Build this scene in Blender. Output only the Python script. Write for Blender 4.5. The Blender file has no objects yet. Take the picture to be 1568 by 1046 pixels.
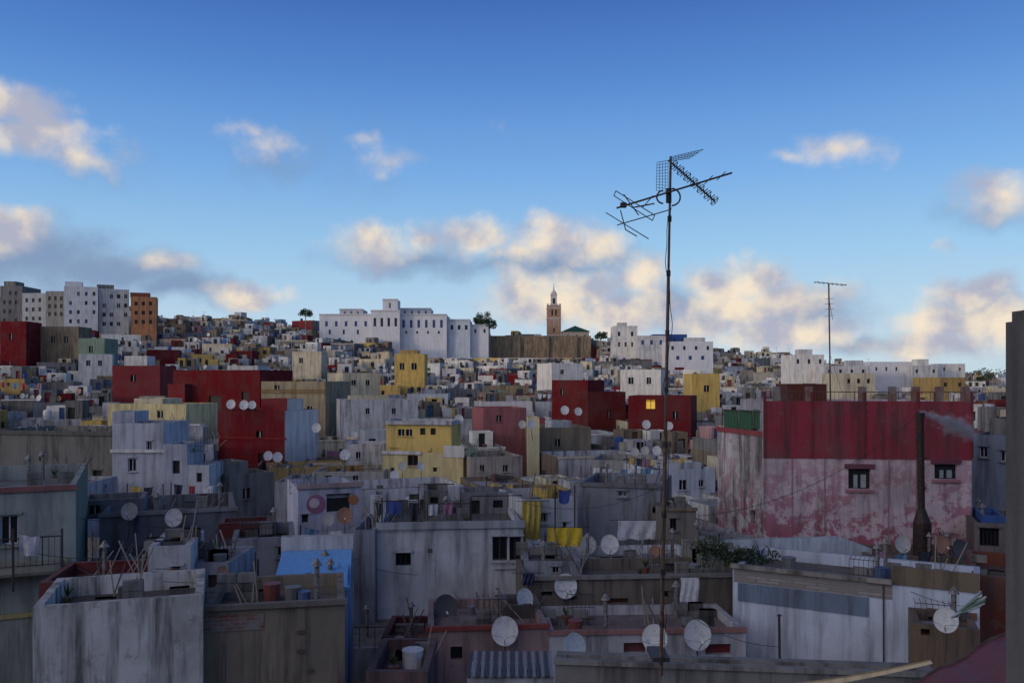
import bpy, math, random
from mathutils import Vector, Matrix, noise
random.seed(11)
F=1307.0; UC=784.0; VH=582.0; EYE=20.0
def srgb(r,g,b,gr=0.5):
    f=lambda c:((c/255.0)/12.92 if c<=10 else (((c/255.0)+0.055)/1.055)**2.4)
    return (f(r),f(g),f(b),gr)
def pt(u,v,d): return Vector(((u-UC)/F*d,d,EYE-(v-VH)/F*d))
def zof(v,d): return EYE-(v-VH)/F*d
def lerp(xs,ys,x):
    if x<=xs[0]: return ys[0]
    for i in range(1,len(xs)):
        if x<=xs[i]:
            t=(x-xs[i-1])/(xs[i]-xs[i-1]); return ys[i-1]+(ys[i]-ys[i-1])*t
    return ys[-1]
def sm(a,b,x):
    t=max(0,min(1,(x-a)/(b-a))); return t*t*(3-2*t)
def R(x,y):
    yy=max(y,1)
    b=lerp([10,22,30,40,60,80,100,130,170,210,250,280,300,430],[-8.5,-8.2,-8.3,-7.9,-7.2,-6.1,-5.0,-3.2,-0.6,3.6,9.0,13.2,13.0,-14],yy)
    a=x/max(yy,60)
    l=lerp([-0.8,-0.6,-0.45,-0.25,-0.1,0.05,0.15,0.25,0.4,0.55,0.8],[9,9,7.5,4.0,0,0,-2,-5,-9,-13,-15],a)
    return b+l*sm(100,260,yy)*(1-sm(320,430,yy))
def ground(x,y): return EYE+R(x,y)-6.8

# ---------------- materials ----------------
def newmat(n):
    m=bpy.data.materials.new(n); m.use_nodes=True
    nt=m.node_tree; bs=nt.nodes['Principled BSDF']; return m,nt,bs
def N(nt,t,**k):
    n=nt.nodes.new(t)
    for a,b in k.items(): setattr(n,a,b)
    return n
def noise_n(nt,vec,scale,detail=4,rough=0.6):
    n=N(nt,'ShaderNodeTexNoise'); n.inputs['Scale'].default_value=scale; n.inputs['Detail'].default_value=detail; n.inputs['Roughness'].default_value=rough
    nt.links.new(vec,n.inputs['Vector']); return n.outputs['Fac']
def mr(nt,val,a,b,c=0.0,d=1.0):
    n=N(nt,'ShaderNodeMapRange'); n.inputs[1].default_value=a;n.inputs[2].default_value=b;n.inputs[3].default_value=c;n.inputs[4].default_value=d
    nt.links.new(val,n.inputs[0]); return n.outputs[0]
def mth(nt,op,a,b=None):
    n=N(nt,'ShaderNodeMath',operation=op)
    for i,x in enumerate((a,b)):
        if x is None: continue
        if isinstance(x,(int,float)): n.inputs[i].default_value=x
        else: nt.links.new(x,n.inputs[i])
    return n.outputs[0]
def mix(nt,f,a,b,bt='MIX'):
    n=N(nt,'ShaderNodeMix',data_type='RGBA',blend_type=bt)
    for i,x in ((0,f),(6,a),(7,b)):
        if isinstance(x,(int,float)): n.inputs[i].default_value=x
        elif isinstance(x,tuple): n.inputs[i].default_value=x
        else: nt.links.new(x,n.inputs[i])
    return n.outputs[2]
def base_plaster(name,peel=False):
    m,nt,bs=newmat(name); L=nt.links
    at=N(nt,'ShaderNodeVertexColor',layer_name='Col'); geo=N(nt,'ShaderNodeNewGeometry')
    pos=geo.outputs['Position']
    mp=N(nt,'ShaderNodeMapping'); mp.inputs['Scale'].default_value=(2.4,2.4,0.22); L.new(pos,mp.inputs['Vector'])
    n1=noise_n(nt,pos,0.5,5,0.62); n2=noise_n(nt,mp.outputs[0],1.0,4,0.7); n3=noise_n(nt,pos,2.6,5,0.7)
    col=at.outputs['Color']; gr=at.outputs['Alpha']
    if peel:
        p=mr(nt,noise_n(nt,pos,1.5,8,0.72),0.475,0.52)
        sx=N(nt,'ShaderNodeSeparateXYZ'); L.new(pos,sx.inputs[0])
        low=mr(nt,sx.outputs[2],12.6,16.4,1.0,0.3)
        col=mix(nt,mth(nt,'MULTIPLY',p,low),col,(0.36,0.08,0.13,1))
    col=mix(nt,mth(nt,'MULTIPLY',mr(nt,n1,0.42,0.70),mth(nt,'MULTIPLY',gr,1.1)),col,mix(nt,0.6,col,(0.13,0.12,0.11,1)))
    st=mth(nt,'MULTIPLY',mr(nt,n2,0.46,0.66),mth(nt,'MULTIPLY',gr,1.1))
    col=mix(nt,st,col,mix(nt,0.80,col,(0.05,0.047,0.045,1)))
    pat=mth(nt,'MULTIPLY',mr(nt,n3,0.60,0.65),mr(nt,gr,.4,1.0,0,1))
    col=mix(nt,mth(nt,'MULTIPLY',pat,0.6),col,mix(nt,.7,col,(0.17,0.16,0.15,1)))
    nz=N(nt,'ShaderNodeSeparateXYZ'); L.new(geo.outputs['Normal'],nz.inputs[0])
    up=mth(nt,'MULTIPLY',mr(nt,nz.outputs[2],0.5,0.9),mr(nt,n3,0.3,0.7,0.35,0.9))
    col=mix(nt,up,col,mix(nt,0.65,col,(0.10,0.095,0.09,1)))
    L.new(col,bs.inputs['Base Color']); bs.inputs['Roughness'].default_value=0.92; bs.inputs['Specular IOR Level'].default_value=0.15
    bp=N(nt,'ShaderNodeBump'); bp.inputs['Strength'].default_value=0.6; bp.inputs['Distance'].default_value=0.04
    L.new(n3,bp.inputs['Height']); L.new(bp.outputs[0],bs.inputs['Normal'])
    return m
M_PL=base_plaster('weathered_plaster'); M_PEEL=base_plaster('peeling_paint',True)
M_PLAIN,nt,bs=newmat('painted_surface'); at=N(nt,'ShaderNodeVertexColor',layer_name='Col'); g=N(nt,'ShaderNodeNewGeometry')
nt.links.new(mix(nt,mr(nt,noise_n(nt,g.outputs['Position'],9,3),0.5,0.75,0,0.45),at.outputs['Color'],(0.08,0.07,0.06,1)),bs.inputs['Base Color']); bs.inputs['Roughness'].default_value=0.6
M_GL,nt,bs=newmat('window_glass'); at=N(nt,'ShaderNodeVertexColor',layer_name='Col'); nt.links.new(at.outputs['Color'],bs.inputs['Base Color']); bs.inputs['Roughness'].default_value=0.15; bs.inputs['Specular IOR Level'].default_value=0.4
M_BR,nt,bs=newmat('brickwork'); g=N(nt,'ShaderNodeNewGeometry'); sx=N(nt,'ShaderNodeSeparateXYZ'); nt.links.new(g.outputs['Position'],sx.inputs[0])
cb=N(nt,'ShaderNodeCombineXYZ'); nt.links.new(mth(nt,'ADD',sx.outputs[0],sx.outputs[1]),cb.inputs[0]); nt.links.new(sx.outputs[2],cb.inputs[1])
bt=N(nt,'ShaderNodeTexBrick'); nt.links.new(cb.outputs[0],bt.inputs['Vector']); bt.inputs['Scale'].default_value=1.0
bt.inputs['Brick Width'].default_value=0.26; bt.inputs['Row Height'].default_value=0.085; bt.inputs['Mortar Size'].default_value=0.014
bt.inputs['Mortar'].default_value=(0.2,0.18,0.16,1); at=N(nt,'ShaderNodeVertexColor',layer_name='Col')
nt.links.new(at.outputs['Color'],bt.inputs['Color1']); nt.links.new(mix(nt,0.5,at.outputs['Color'],(0.1,0.05,0.04,1)),bt.inputs['Color2'])
nt.links.new(mix(nt,mr(nt,noise_n(nt,g.outputs['Position'],1.6,5),0.45,0.6),bt.outputs['Color'],(0.22,0.21,0.20,1)),bs.inputs['Base Color']); bs.inputs['Roughness'].default_value=0.95
M_FO,nt,bs=newmat('foliage'); g=N(nt,'ShaderNodeNewGeometry'); at=N(nt,'ShaderNodeVertexColor',layer_name='Col')
nt.links.new(mix(nt,mr(nt,noise_n(nt,g.outputs['Position'],1.2,2),0.35,0.65),at.outputs['Color'],(0.015,0.03,0.01,1)),bs.inputs['Base Color']); bs.inputs['Roughness'].default_value=0.7
M_ME,nt,bs=newmat('rusty_metal'); g=N(nt,'ShaderNodeNewGeometry'); at=N(nt,'ShaderNodeVertexColor',layer_name='Col')
nt.links.new(mix(nt,mr(nt,noise_n(nt,g.outputs['Position'],14,3),0.5,0.65),at.outputs['Color'],(0.09,0.035,0.02,1)),bs.inputs['Base Color']); bs.inputs['Roughness'].default_value=0.6; bs.inputs['Metallic'].default_value=0.35
M_LIT,nt,bs=newmat('lamp_lit_room'); bs.inputs['Base Color'].default_value=(0.5,0.3,0.05,1); bs.inputs['Emission Color'].default_value=(1,0.62,0.08,1); bs.inputs['Emission Strength'].default_value=0.45
MATS=[M_PL,M_PLAIN,M_GL,M_PEEL,M_BR,M_FO,M_ME,M_LIT]
PL,PN,GL,PEEL,BR,FO,ME,LIT=range(8)

# ---------------- mesh builder ----------------
class MB:
    def __init__(s): s.v=[];s.f=[];s.c=[];s.m=[]
    def poly(s,pts,col,mat=PL):
        i=len(s.v); s.v+= [tuple(p) for p in pts]; s.f.append(tuple(range(i,i+len(pts)))); s.c.append(col); s.m.append(mat)
    def box(s,x0,x1,y0,y1,z0,z1,col,mat=PL,bottom=True):
        a=(x0,y0,z0);b=(x1,y0,z0);c=(x1,y1,z0);d=(x0,y1,z0);e=(x0,y0,z1);f=(x1,y0,z1);g=(x1,y1,z1);h=(x0,y1,z1)
        s.poly((a,b,f,e),col,mat);s.poly((b,c,g,f),col,mat);s.poly((c,d,h,g),col,mat);s.poly((d,a,e,h),col,mat);s.poly((e,f,g,h),col,mat)
        if bottom: s.poly((d,c,b,a),col,mat)
    def tube(s,p,q,r,col,mat=ME,n=6,r2=None):
        p=Vector(p);q=Vector(q);d=(q-p)
        if d.length<1e-6: return
        d.normalize(); a=d.orthogonal().normalized(); b=d.cross(a); r2=r if r2 is None else r2
        A=[p+(a*math.cos(t)+b*math.sin(t))*r for t in [2*math.pi*i/n for i in range(n)]]
        B=[q+(a*math.cos(t)+b*math.sin(t))*r2 for t in [2*math.pi*i/n for i in range(n)]]
        for i in range(n):
            j=(i+1)%n; s.poly((A[i],A[j],B[j],B[i]),col,mat)
        s.poly(A[::-1],col,mat); s.poly(B,col,mat)
    def obj(s,name,loc=(0,0,0),yaw=0,parent=None,smooth=False):
        me=bpy.data.meshes.new(name); me.from_pydata(s.v,[],s.f)
        used=sorted(set(s.m)); mp={k:i for i,k in enumerate(used)}
        for k in used: me.materials.append(MATS[k])
        me.polygons.foreach_set('material_index',[mp[k] for k in s.m])
        ca=me.color_attributes.new('Col','FLOAT_COLOR','CORNER'); buf=[]
        for f,c in zip(s.f,s.c): buf+=list(c)*len(f)
        ca.data.foreach_set('color',buf)
        if smooth: me.polygons.foreach_set('use_smooth',[True]*len(s.f))
        me.update(); o=bpy.data.objects.new(name,me); bpy.context.scene.collection.objects.link(o)
        o.location=loc; o.rotation_euler=(0,0,yaw)
        if parent: o.parent=parent
        return o
def inst(me,name,loc,yaw=0,sc=1.0,tilt=0):
    o=bpy.data.objects.new(name,me); bpy.context.scene.collection.objects.link(o); o.location=loc; o.rotation_euler=(tilt,0,yaw); o.scale=(sc,sc,sc); return o

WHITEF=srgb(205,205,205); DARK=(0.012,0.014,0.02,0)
def wall(mb,p0,p1,zb,zt,ops,col,mat=PL,fine=False):
    p0=Vector(p0);p1=Vector(p1);t=p1-p0;Lh=t.length;t.normalize();n=Vector((t.y,-t.x))
    def P(s,z,o=0): q=p0+t*s+n*o; return (q.x,q.y,z)
    def pbox(s0,s1,z0,z1,o0,o1,c,m):
        a=[P(s0,z0,o1),P(s1,z0,o1),P(s1,z1,o1),P(s0,z1,o1)]; b=[P(s0,z0,o0),P(s1,z0,o0),P(s1,z1,o0),P(s0,z1,o0)]
        mb.poly(a,c,m)
        mb.poly((b[0],b[1],a[1],a[0]),c,m);mb.poly((b[1],b[2],a[2],a[1]),c,m);mb.poly((b[2],b[3],a[3],a[2]),c,m);mb.poly((b[3],b[0],a[0],a[3]),c,m)
    ops=[o for o in ops if o[0]>0.02 and o[1]<Lh-0.02 and o[2]>zb and o[3]<zt-0.02 and o[1]>o[0]+.1]
    ss=sorted(set([0,Lh]+[o[0] for o in ops]+[o[1] for o in ops])); zs=sorted(set([zb,zt]+[o[2] for o in ops]+[o[3] for o in ops]))
    for i in range(len(ss)-1):
        for j in range(len(zs)-1):
            sc=(ss[i]+ss[i+1])/2; zc=(zs[j]+zs[j+1])/2
            if any(o[0]<sc<o[1] and o[2]<zc<o[3] for o in ops): continue
            mb.poly((P(ss[i],zs[j]),P(ss[i+1],zs[j]),P(ss[i+1],zs[j+1]),P(ss[i],zs[j+1])),col,mat)
    for o in ops:
        s0,s1,z0,z1=o[:4]; k=o[4] if len(o)>4 else 'win'; fc=o[5] if len(o)>5 else WHITEF
        dp=0.16
        mb.poly((P(s0,z0),P(s1,z0),P(s1,z0,-dp),P(s0,z0,-dp)),col,mat); mb.poly((P(s0,z1,-dp),P(s1,z1,-dp),P(s1,z1),P(s0,z1)),col,mat)
        mb.poly((P(s0,z0),P(s0,z0,-dp),P(s0,z1,-dp),P(s0,z1)),col,mat); mb.poly((P(s1,z0,-dp),P(s1,z0),P(s1,z1),P(s1,z1,-dp)),col,mat)
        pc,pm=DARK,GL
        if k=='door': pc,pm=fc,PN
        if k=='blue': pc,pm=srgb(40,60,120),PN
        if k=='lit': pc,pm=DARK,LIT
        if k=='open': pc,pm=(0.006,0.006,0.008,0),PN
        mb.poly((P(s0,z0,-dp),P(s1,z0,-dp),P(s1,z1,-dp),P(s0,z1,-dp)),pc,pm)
        if k in('win','lit') :
            w=min(0.05,(s1-s0)*0.08)
            mc=(s0+s1)/2
            pbox(mc-w/2,mc+w/2,z0,z1,-dp+.005,-dp+.045,fc,PN)
            if fine:
                for a,b,c,d in((s0,s0+w,z0,z1),(s1-w,s1,z0,z1),(s0+w,s1-w,z0,z0+w),(s0+w,s1-w,z1-w,z1)): pbox(a,b,c,d,-dp+.003,-dp+.06,fc,PN)
            pbox(s0-.08,s1+.08,z0-.07,z0-.003,0.002,0.09,col,mat)
        if k=='bars':
            m=int((s1-s0)/0.13)
            for q in range(1,m): x=s0+(s1-s0)*q/m; pbox(x-.01,x+.01,z0,z1,-.05,-.03,(0.02,0.02,0.02,0),ME)
        if fine and k in('win','bars','open'):
            pbox(s0-.1,s1+.1,z1+.03,z1+.09,0.002,0.07,col,mat)

def house(mb,x0,x1,y0,y1,zb,zt,col,par=0.6,front=(),left=(),right=(),back=(),roof=None,th=0.16,mat=PL,capcol=None,fine=False,sidecol=None,leftcol=None):
    sc=sidecol or col; lc=leftcol or sc
    wall(mb,(x0,y0),(x1,y0),zb,zt,front,col,mat,fine); wall(mb,(x1,y0),(x1,y1),zb,zt,right,sc,mat,fine)
    wall(mb,(x1,y1),(x0,y1),zb,zt,back,col,mat); wall(mb,(x0,y1),(x0,y0),zb,zt,left,lc,mat,fine)
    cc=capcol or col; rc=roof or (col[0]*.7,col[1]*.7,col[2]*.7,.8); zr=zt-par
    a,b,c,d=x0+th,x1-th,y0+th,y1-th
    mb.poly(((x0,y0,zt),(x1,y0,zt),(b,c,zt),(a,c,zt)),cc);mb.poly(((x1,y0,zt),(x1,y1,zt),(b,d,zt),(b,c,zt)),cc)
    mb.poly(((x1,y1,zt),(x0,y1,zt),(a,d,zt),(b,d,zt)),cc);mb.poly(((x0,y1,zt),(x0,y0,zt),(a,c,zt),(a,d,zt)),cc)
    mb.poly(((a,c,zr),(a,c,zt),(b,c,zt),(b,c,zr)),col);mb.poly(((b,c,zr),(b,c,zt),(b,d,zt),(b,d,zr)),col)
    mb.poly(((b,d,zr),(b,d,zt),(a,d,zt),(a,d,zr)),col);mb.poly(((a,d,zr),(a,d,zt),(a,c,zt),(a,c,zr)),col)
    mb.poly(((a,c,zr),(b,c,zr),(b,d,zr),(a,d,zr)),rc)

# ---------------- surveyed buildings ----------------
CAPS=[]; FOOT=[]
class Hero:
    def __init__(s,uA,dA,uB,dB,vtop,depth,col,vbase=None,zb=None):
        s.A=Vector(((uA-UC)/F*dA,dA)); s.B=Vector(((uB-UC)/F*dB,dB)); s.t=(s.B-s.A); s.w=s.t.length; s.t.normalize(); s.yaw=math.atan2(s.t.y,s.t.x)
        s.zt=zof(vtop,dA); s.dep=depth; s.col=col; s.mb=MB(); s.uA=uA
        s.n=Vector((-s.t.y,s.t.x))
        c=s.A+s.t*(s.w/2)+s.n*depth/2
        s.zb=zb if zb is not None else min(ground(c.x,c.y),ground(s.A.x,s.A.y))-1.5
        if vbase: CAPS.append((min(uA,uB)-2,max(uA,uB)+2,min(dA,dB),vbase))
        s.par=.5
        FOOT.append(s)
    def s(s_,u):
        k=(u-UC)/F; return (k*s_.A.y-s_.A.x)/(s_.t.x-k*s_.t.y)
    def z(s_,u,v): return zof(v,s_.A.y+s_.s(u)*s_.t.y)
    def op(s,u0,u1,v0,v1,*k): return (s.s(u0),s.s(u1),s.z(u0,v1),s.z(u0,v0))+k
    def ops(s,lst): return [s.op(*l) for l in lst]
    def walls(s,par=0.6,ops=(),**k): s.par=par; house(s.mb,0,s.w,0,s.dep,s.zb,s.zt,s.col,par,front=s.ops(ops),**k)
    def band(s,u0,u1,v0,v1,o,col,mat=PL,inn=-0.05): s.mb.box(s.s(u0),s.s(u1),-o,0.05,s.z(u0,v1),s.z(u0,v0),col,mat)
    def block(s,u0,u1,v0,v1,y0,y1,col,mat=PL,par=0.3,ops=(),**k):
        f=(s.A.y+y0)/s.A.y
        x0=s.s(u0)*f+((f-1)*s.A.x); x1=s.s(u1)*f+((f-1)*s.A.x)
        z1=zof(v0,s.A.y+y0); z0=zof(v1,s.A.y+y0) if v1 else s.zb
        fo=[((s.s(o[0])*f+(f-1)*s.A.x)-x0,(s.s(o[1])*f+(f-1)*s.A.x)-x0,zof(o[3],s.A.y+y0),zof(o[2],s.A.y+y0))+tuple(o[4:]) for o in ops]
        if x1>x0+.1: house(s.mb,x0,x1,y0,y1,z0,z1,col,par,front=fo,mat=mat,**k)
    def rail(s,u0,u1,v0,v1,y=0.08,col=(0.03,0.03,0.035,0),pitch=0.14):
        x0,x1=s.s(u0),s.s(u1); z0,z1=s.z(u0,v1),s.z(u0,v0); mb=s.mb
        mb.tube((x0,y,z1),(x1,y,z1),.02,col,ME,5); mb.tube((x0,y,z0+.05),(x1,y,z0+.05),.014,col,ME,4)
        n=max(2,int((x1-x0)/pitch))
        for i in range(n+1):
            x=x0+(x1-x0)*i/n; mb.tube((x,y,z0-.05),(x,y,z1),.02 if i%10==0 else .008,col,ME,4)
    def done(s,name,parent=None): return s.mb.obj(name,(s.A.x,s.A.y,0),s.yaw,parent)

W1=srgb(202,202,204,.55);W2=srgb(188,190,196,.75);W3=srgb(218,216,212,.4);CR=srgb(204,194,168,.55);YE=srgb(204,174,100,.5);OC=srgb(176,148,92,.55)
RD=srgb(104,20,28,.35);RD2=srgb(122,34,40,.45);GY=srgb(128,128,126,.9);GB=srgb(114,118,126,.9);BRN=srgb(134,119,100,.9);LB=srgb(140,162,194,.5);PK=srgb(186,142,142,.55);BL=srgb(54,86,146,.35);OR=srgb(176,104,70,.55);GN=srgb(122,144,128,.5)

h=Hero(-120,23,116,24.5,752,7,srgb(160,168,162,.6),1046)
h.walls(0.5,[(0,28,790,835,'win'),(-90,-50,790,835)],fine=True,sidecol=srgb(120,130,120,.6))
h.band(-120,104,871,880,0.12,srgb(176,170,130,.3))
h.band(-118,96,880,884,0.9,srgb(160,160,150,.5)); h.band(-118,96,871,880,0.95,srgb(160,160,150,.5))
h.rail(-118,96,826,872,y=-0.85); h.band(-120,118,752,760,0.08,srgb(150,100,100,.5)); h.band(-120,70,952,960,0.06,srgb(180,172,120,.3))
h.done('cream_balcony_house')
h=Hero(50,16.5,311,17.5,930,2.6,srgb(206,206,204,1.0),1046); h.walls(0.4,fine=True,roof=srgb(80,76,74,.9))
h.done('weathered_white_house')
h=Hero(226,20.6,292,20.8,838,2.2,W2,925); h.walls(.2,ops=[(262,276,868,890,'open')],fine=True); h.done('whitewashed_stair_hut')
h=Hero(294,21.4,350,21.4,862,2.2,srgb(150,152,164,.9),925); h.walls(.2,ops=[(318,332,880,900,'door',srgb(80,60,50))],fine=True); h.done('concrete_stair_hut')
h=Hero(311,18,528,18.6,930,2.8,srgb(138,128,112,.95),1046); h.walls(0.3,fine=True,roof=srgb(104,98,88,.9))
h.band(313,404,944,968,0.02,srgb(140,66,44,.6),BR); h.band(308,532,927,935,0.1,srgb(118,114,106,.8)); h.mb.box(h.s(340),h.s(345),-.03,.02,h.z(340,1046),h.z(340,985),GY)
for u,v in((455,965),(455,994),(470,1024)): h.mb.box(h.s(u),h.s(u+10),-.04,.02,h.z(u,v+5),h.z(u,v),srgb(90,80,70),PL)
h.done('brown_concrete_house')
h=Hero(420,21.5,532,21.8,905,2.7,srgb(160,166,180,.6),None); zt=h.zt; mb=h.mb; w=h.w
wall(mb,(0,0),(w,0),h.zb,zt,[],h.col); wall(mb,(w,0),(w,2.7),h.zb,zt+.3,[],srgb(80,130,190,.4)); wall(mb,(0,2.7),(0,0),h.zb,zt,[],h.col); wall(mb,(w,2.7),(0,2.7),h.zb,zt+.4,[],h.col)
bl=srgb(104,160,214,.3)
mb.poly(((-.06,-.08,zt+.05),(w+.06,-.08,zt+.05),(w+.06,2.7,zt+.48),(-.06,2.7,zt+.48)),bl,PN); mb.poly(((-.06,-.08,zt-.03),(w+.06,-.08,zt-.03),(w+.06,-.08,zt+.05),(-.06,-.08,zt+.05)),bl,PN)
mb.poly(((w+.06,-.08,zt-.03),(w+.06,2.7,zt+.40),(w+.06,2.7,zt+.48),(w+.06,-.08,zt+.05)),bl,PN)
house(mb,-.1,w+.1,2.72,3.1,h.zb,zt+.85,W1,.05); h.done('blue_roofed_hut')
h=Hero(124,25.5,236,26,884,2,srgb(112,116,128,.9),930); h.walls(.3,fine=True,ops=[(150,160,895,915,'open')]); h.done('dark_yard_house')
h=Hero(152,29,362,30.5,790,5,srgb(112,116,126,.9),885); h.walls(0.5,ops=[(300,318,830,850,'bars')],fine=True); h.block(165,262,764,792,2.5,4.5,GB,ops=[(180,196,772,786)])
h.band(150,364,786,792,0.06,srgb(138,138,142,.6)); h.band(152,250,842,850,.04,srgb(90,92,100,.8)); h.done('grey_terrace_house')
h=Hero(355,26,452,26.5,826,3,srgb(136,138,148,.9),900); h.walls(0.4,ops=[(378,392,846,878,'door',srgb(70,50,40)),(425,436,838,852)],fine=True)
h.block(360,440,800,828,1.8,3,srgb(90,40,42,.7)); h.done('small_concrete_house')
h=Hero(60,20.5,236,21,892,2.4,srgb(110,44,48,.7),1000); h.walls(0.3,roof=srgb(100,44,44)); h.done('red_walled_terrace')
h=Hero(-40,54,172,52,660,7,srgb(122,122,118,1.0),742); h.walls(0.7,ops=[(142,156,720,731,'open'),(60,66,700,706,'open')],fine=True); h.band(-40,173,658,664,.1,srgb(100,100,96,.6)); h.done('grey_concrete_block')
h=Hero(-30,44,125,44,742,4,W2,760); h.walls(.5,ops=[(20,34,748,756)]); h.band(-30,126,741,746,.08,srgb(150,96,98)); h.done('low_white_house')
h=Hero(172,50,250,50,648,4,srgb(182,186,198,.5),760); h.walls(0.6,ops=[(196,208,702,722,'win'),(224,232,676,690)],fine=True); h.band(170,252,688,693,.12,W3); h.block(172,206,630,650,1,3,srgb(172,178,192,.5)); h.done('pale_blue_house')
h=Hero(250,46.5,320,46.5,680,2.5,srgb(174,180,194,.6),760)
house(h.mb,0,h.w*.52,0,2.5,h.zb,h.zt,h.col,.3,front=[(.5,.9,h.zt-1.6,h.zt-.9,'open')]); house(h.mb,h.w*.52+.005,h.w,0.01,2.3,h.zb,h.z(250,712),W2,.3,front=[(.5,.8,h.z(250,738),h.z(250,724),'open')]); h.done('stepped_white_house')
h=Hero(350,48,420,50,728,4,srgb(118,120,120,.9),800); h.walls(.5,ops=[(372,384,748,764)]); h.block(360,400,708,737,1,3,GY); h.done('dark_concrete_house')
h=Hero(420,44,450,44,738,4,srgb(150,152,160,.8),790); h.walls(.3); h.done('narrow_grey_house')
h=Hero(456,37,553,38,748,4,srgb(182,184,200,.5),808); h.walls(0.5,ops=[(500,536,757,784,'open'),(462,472,788,800,'open')],fine=True)
h.band(454,556,742,749,.1,srgb(170,150,150)); 
def disc(h,u,v,r,col,o):
    c=(h.s(u),-o,h.z(u,v)); pts=[(c[0]+r*math.cos(a),c[1],c[2]+r*math.sin(a)) for a in [2*math.pi*i/24 for i in range(24)]]
    h.mb.poly(pts,col,PN)
    for i in range(24):
        j=(i+1)%24; h.mb.poly((pts[i],(pts[i][0],0.0,pts[i][2]),(pts[j][0],0,pts[j][2]),pts[j]),col,PN)
disc(h,484,772,.42,srgb(150,96,124),.02); disc(h,481,770,.22,srgb(200,184,190),.03); disc(h,541,765,.22,srgb(170,110,66),.02)
h.done('mural_house')
h=Hero(265,97,398,94,567,7,RD,640); h.walls(.9,ops=[(320,338,606,630,'open'),(370,380,600,612,'open')]); h.block(262,288,588,640,-1.2,2,RD2); h.done('dark_red_house')
h=Hero(334,70,436,68,628,5,RD,716); h.walls(.9,ops=[(392,402,660,670),(395,404,694,708,'door',srgb(20,10,10))],sidecol=W3); h.block(396,436,610,630,.6,3,RD2,sidecol=W3); h.band(334,438,668,671,.06,RD2); h.done('dark_red_house')
h=Hero(165,80,285,78,618,5,srgb(208,196,150,.55),655); h.walls(.7,ops=[(200,208,632,640),(240,250,628,640),(184,190,632,640)]); h.block(196,240,610,620,2,5,CR); h.done('cream_house')
h=Hero(400,92,498,90,584,6,srgb(158,145,120,.6),650); h.walls(.6,ops=[(470,478,622,632),(420,428,590,600)]); h.band(400,500,596,602,.08,srgb(130,110,80)); h.done('beige_house')
h=Hero(586,62,709,61,692,5,srgb(220,204,150,.45),745); h.walls(.5,ops=[(624,640,697,713,'win',srgb(110,70,40)),(598,604,716,722,'blue'),(663,669,716,722,'open')],fine=True)
h.band(585,645,690,695,.1,W3); h.band(585,712,738,744,.12,W3); h.band(679,711,682,700,.06,W3)
h.block(588,688,649,694,0.9,4,srgb(214,186,112,.35),ops=[(606,616,657,667,'win'),(618,628,657,667,'win'),(640,648,655,665,'open'),(656,664,655,665,'open')])
h.block(588,690,644,650,.7,4.2,W2,par=.15)
h.done('yellow_house')
h=Hero(478,60,588,60,722,5,srgb(182,178,170,.6),745); h.walls(.5,ops=[(498,508,728,738),(540,548,728,738)]); h.block(530,588,680,724,5.5,9,W2,ops=[(545,552,692,702)]); h.done('plain_white_house')
h=Hero(577,29.5,801,30.0,806,6,srgb(196,200,206,.65),1000); h.walls(0.25,ops=[(606,629,847,866,'bars'),(754,777,822,858,'win',srgb(60,60,66)),(780,798,822,858,'win',srgb(60,60,66))],fine=True,roof=srgb(96,96,98,.9))
h.band(576,803,800,811,.09,srgb(168,174,182,.6)); h.band(756,801,866,871,.08,W2); h.band(655,662,840,846,.02,GY); h.band(576,656,811,815,.03,W2)
h.rail(578,650,768,802,.1); h.rail(655,720,772,802,.1,pitch=.2); h.rail(722,800,760,802,.1,pitch=.25)
h.rail(640,700,758,806,3.0,pitch=.3)
h.block(580,604,758,806,3.2,5,W2,ops=[(585,598,770,800,'door',srgb(50,70,90))]); h.block(662,700,752,806,3.4,5.8,GY,ops=[(672,684,762,778,'bars')]); h.block(722,798,756,806,4.0,5.9,srgb(120,122,126,.9),ops=[(735,750,768,800,'open'),(770,785,768,780,'bars')])
h.done('central_white_house')
h=Hero(534,29,574,29,812,5,srgb(140,146,160,.8),1000); h.walls(.4); h.done('narrow_side_house')
h=Hero(802,32,884,32.6,766,3.5,srgb(186,188,194,.55),860); h.walls(.4,ops=[(828,838,786,800),(862,868,800,812,'open')],fine=True); h.band(800,828,768,835,.05,srgb(196,172,70,.4)); h.block(846,882,752,768,.8,2.6,srgb(186,158,80,.4),ops=[(856,864,756,766,'open')]); h.done('yellow_panelled_house')
h=Hero(882,36,1011,35,740,4.5,srgb(136,142,156,.85),835); h.walls(.4,ops=[(946,960,752,760)],fine=True); h.band(888,1012,738,744,.07,GB); h.done('grey_blue_house')
h=Hero(1011,33,1066,33,780,3.5,srgb(130,124,116,.85),860); h.walls(.3,ops=[(1026,1036,794,812,'win',srgb(60,50,40))],fine=True); h.band(1009,1068,777,782,.08,BRN); h.done('brown_concrete_house')
h=Hero(888,28.5,1072,29,858,2.4,srgb(202,204,210,.55),890); h.walls(.3,ops=[(926,948,862,884,'door',srgb(120,30,44))],fine=True); h.done('low_white_terrace')
h=Hero(802,27.2,890,27.2,860,2.5,srgb(150,154,164,.8),890); h.walls(.3,ops=[(846,856,868,878)],fine=True); h.done('small_white_house')
h=Hero(800,25.5,1140,26.0,884,2.6,srgb(120,112,102,1.0),985); h.walls(.35,ops=[(866,880,914,918,'open'),(1016,1024,905,914,'open'),(930,962,916,924,'door',srgb(90,40,40)),(830,846,906,912,'open')],fine=True)
h.band(798,1142,882,888,.1,srgb(134,132,130,.6)); h.band(802,960,930,936,.04,srgb(140,94,86,.5)); h.done('long_brown_terrace')
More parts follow.
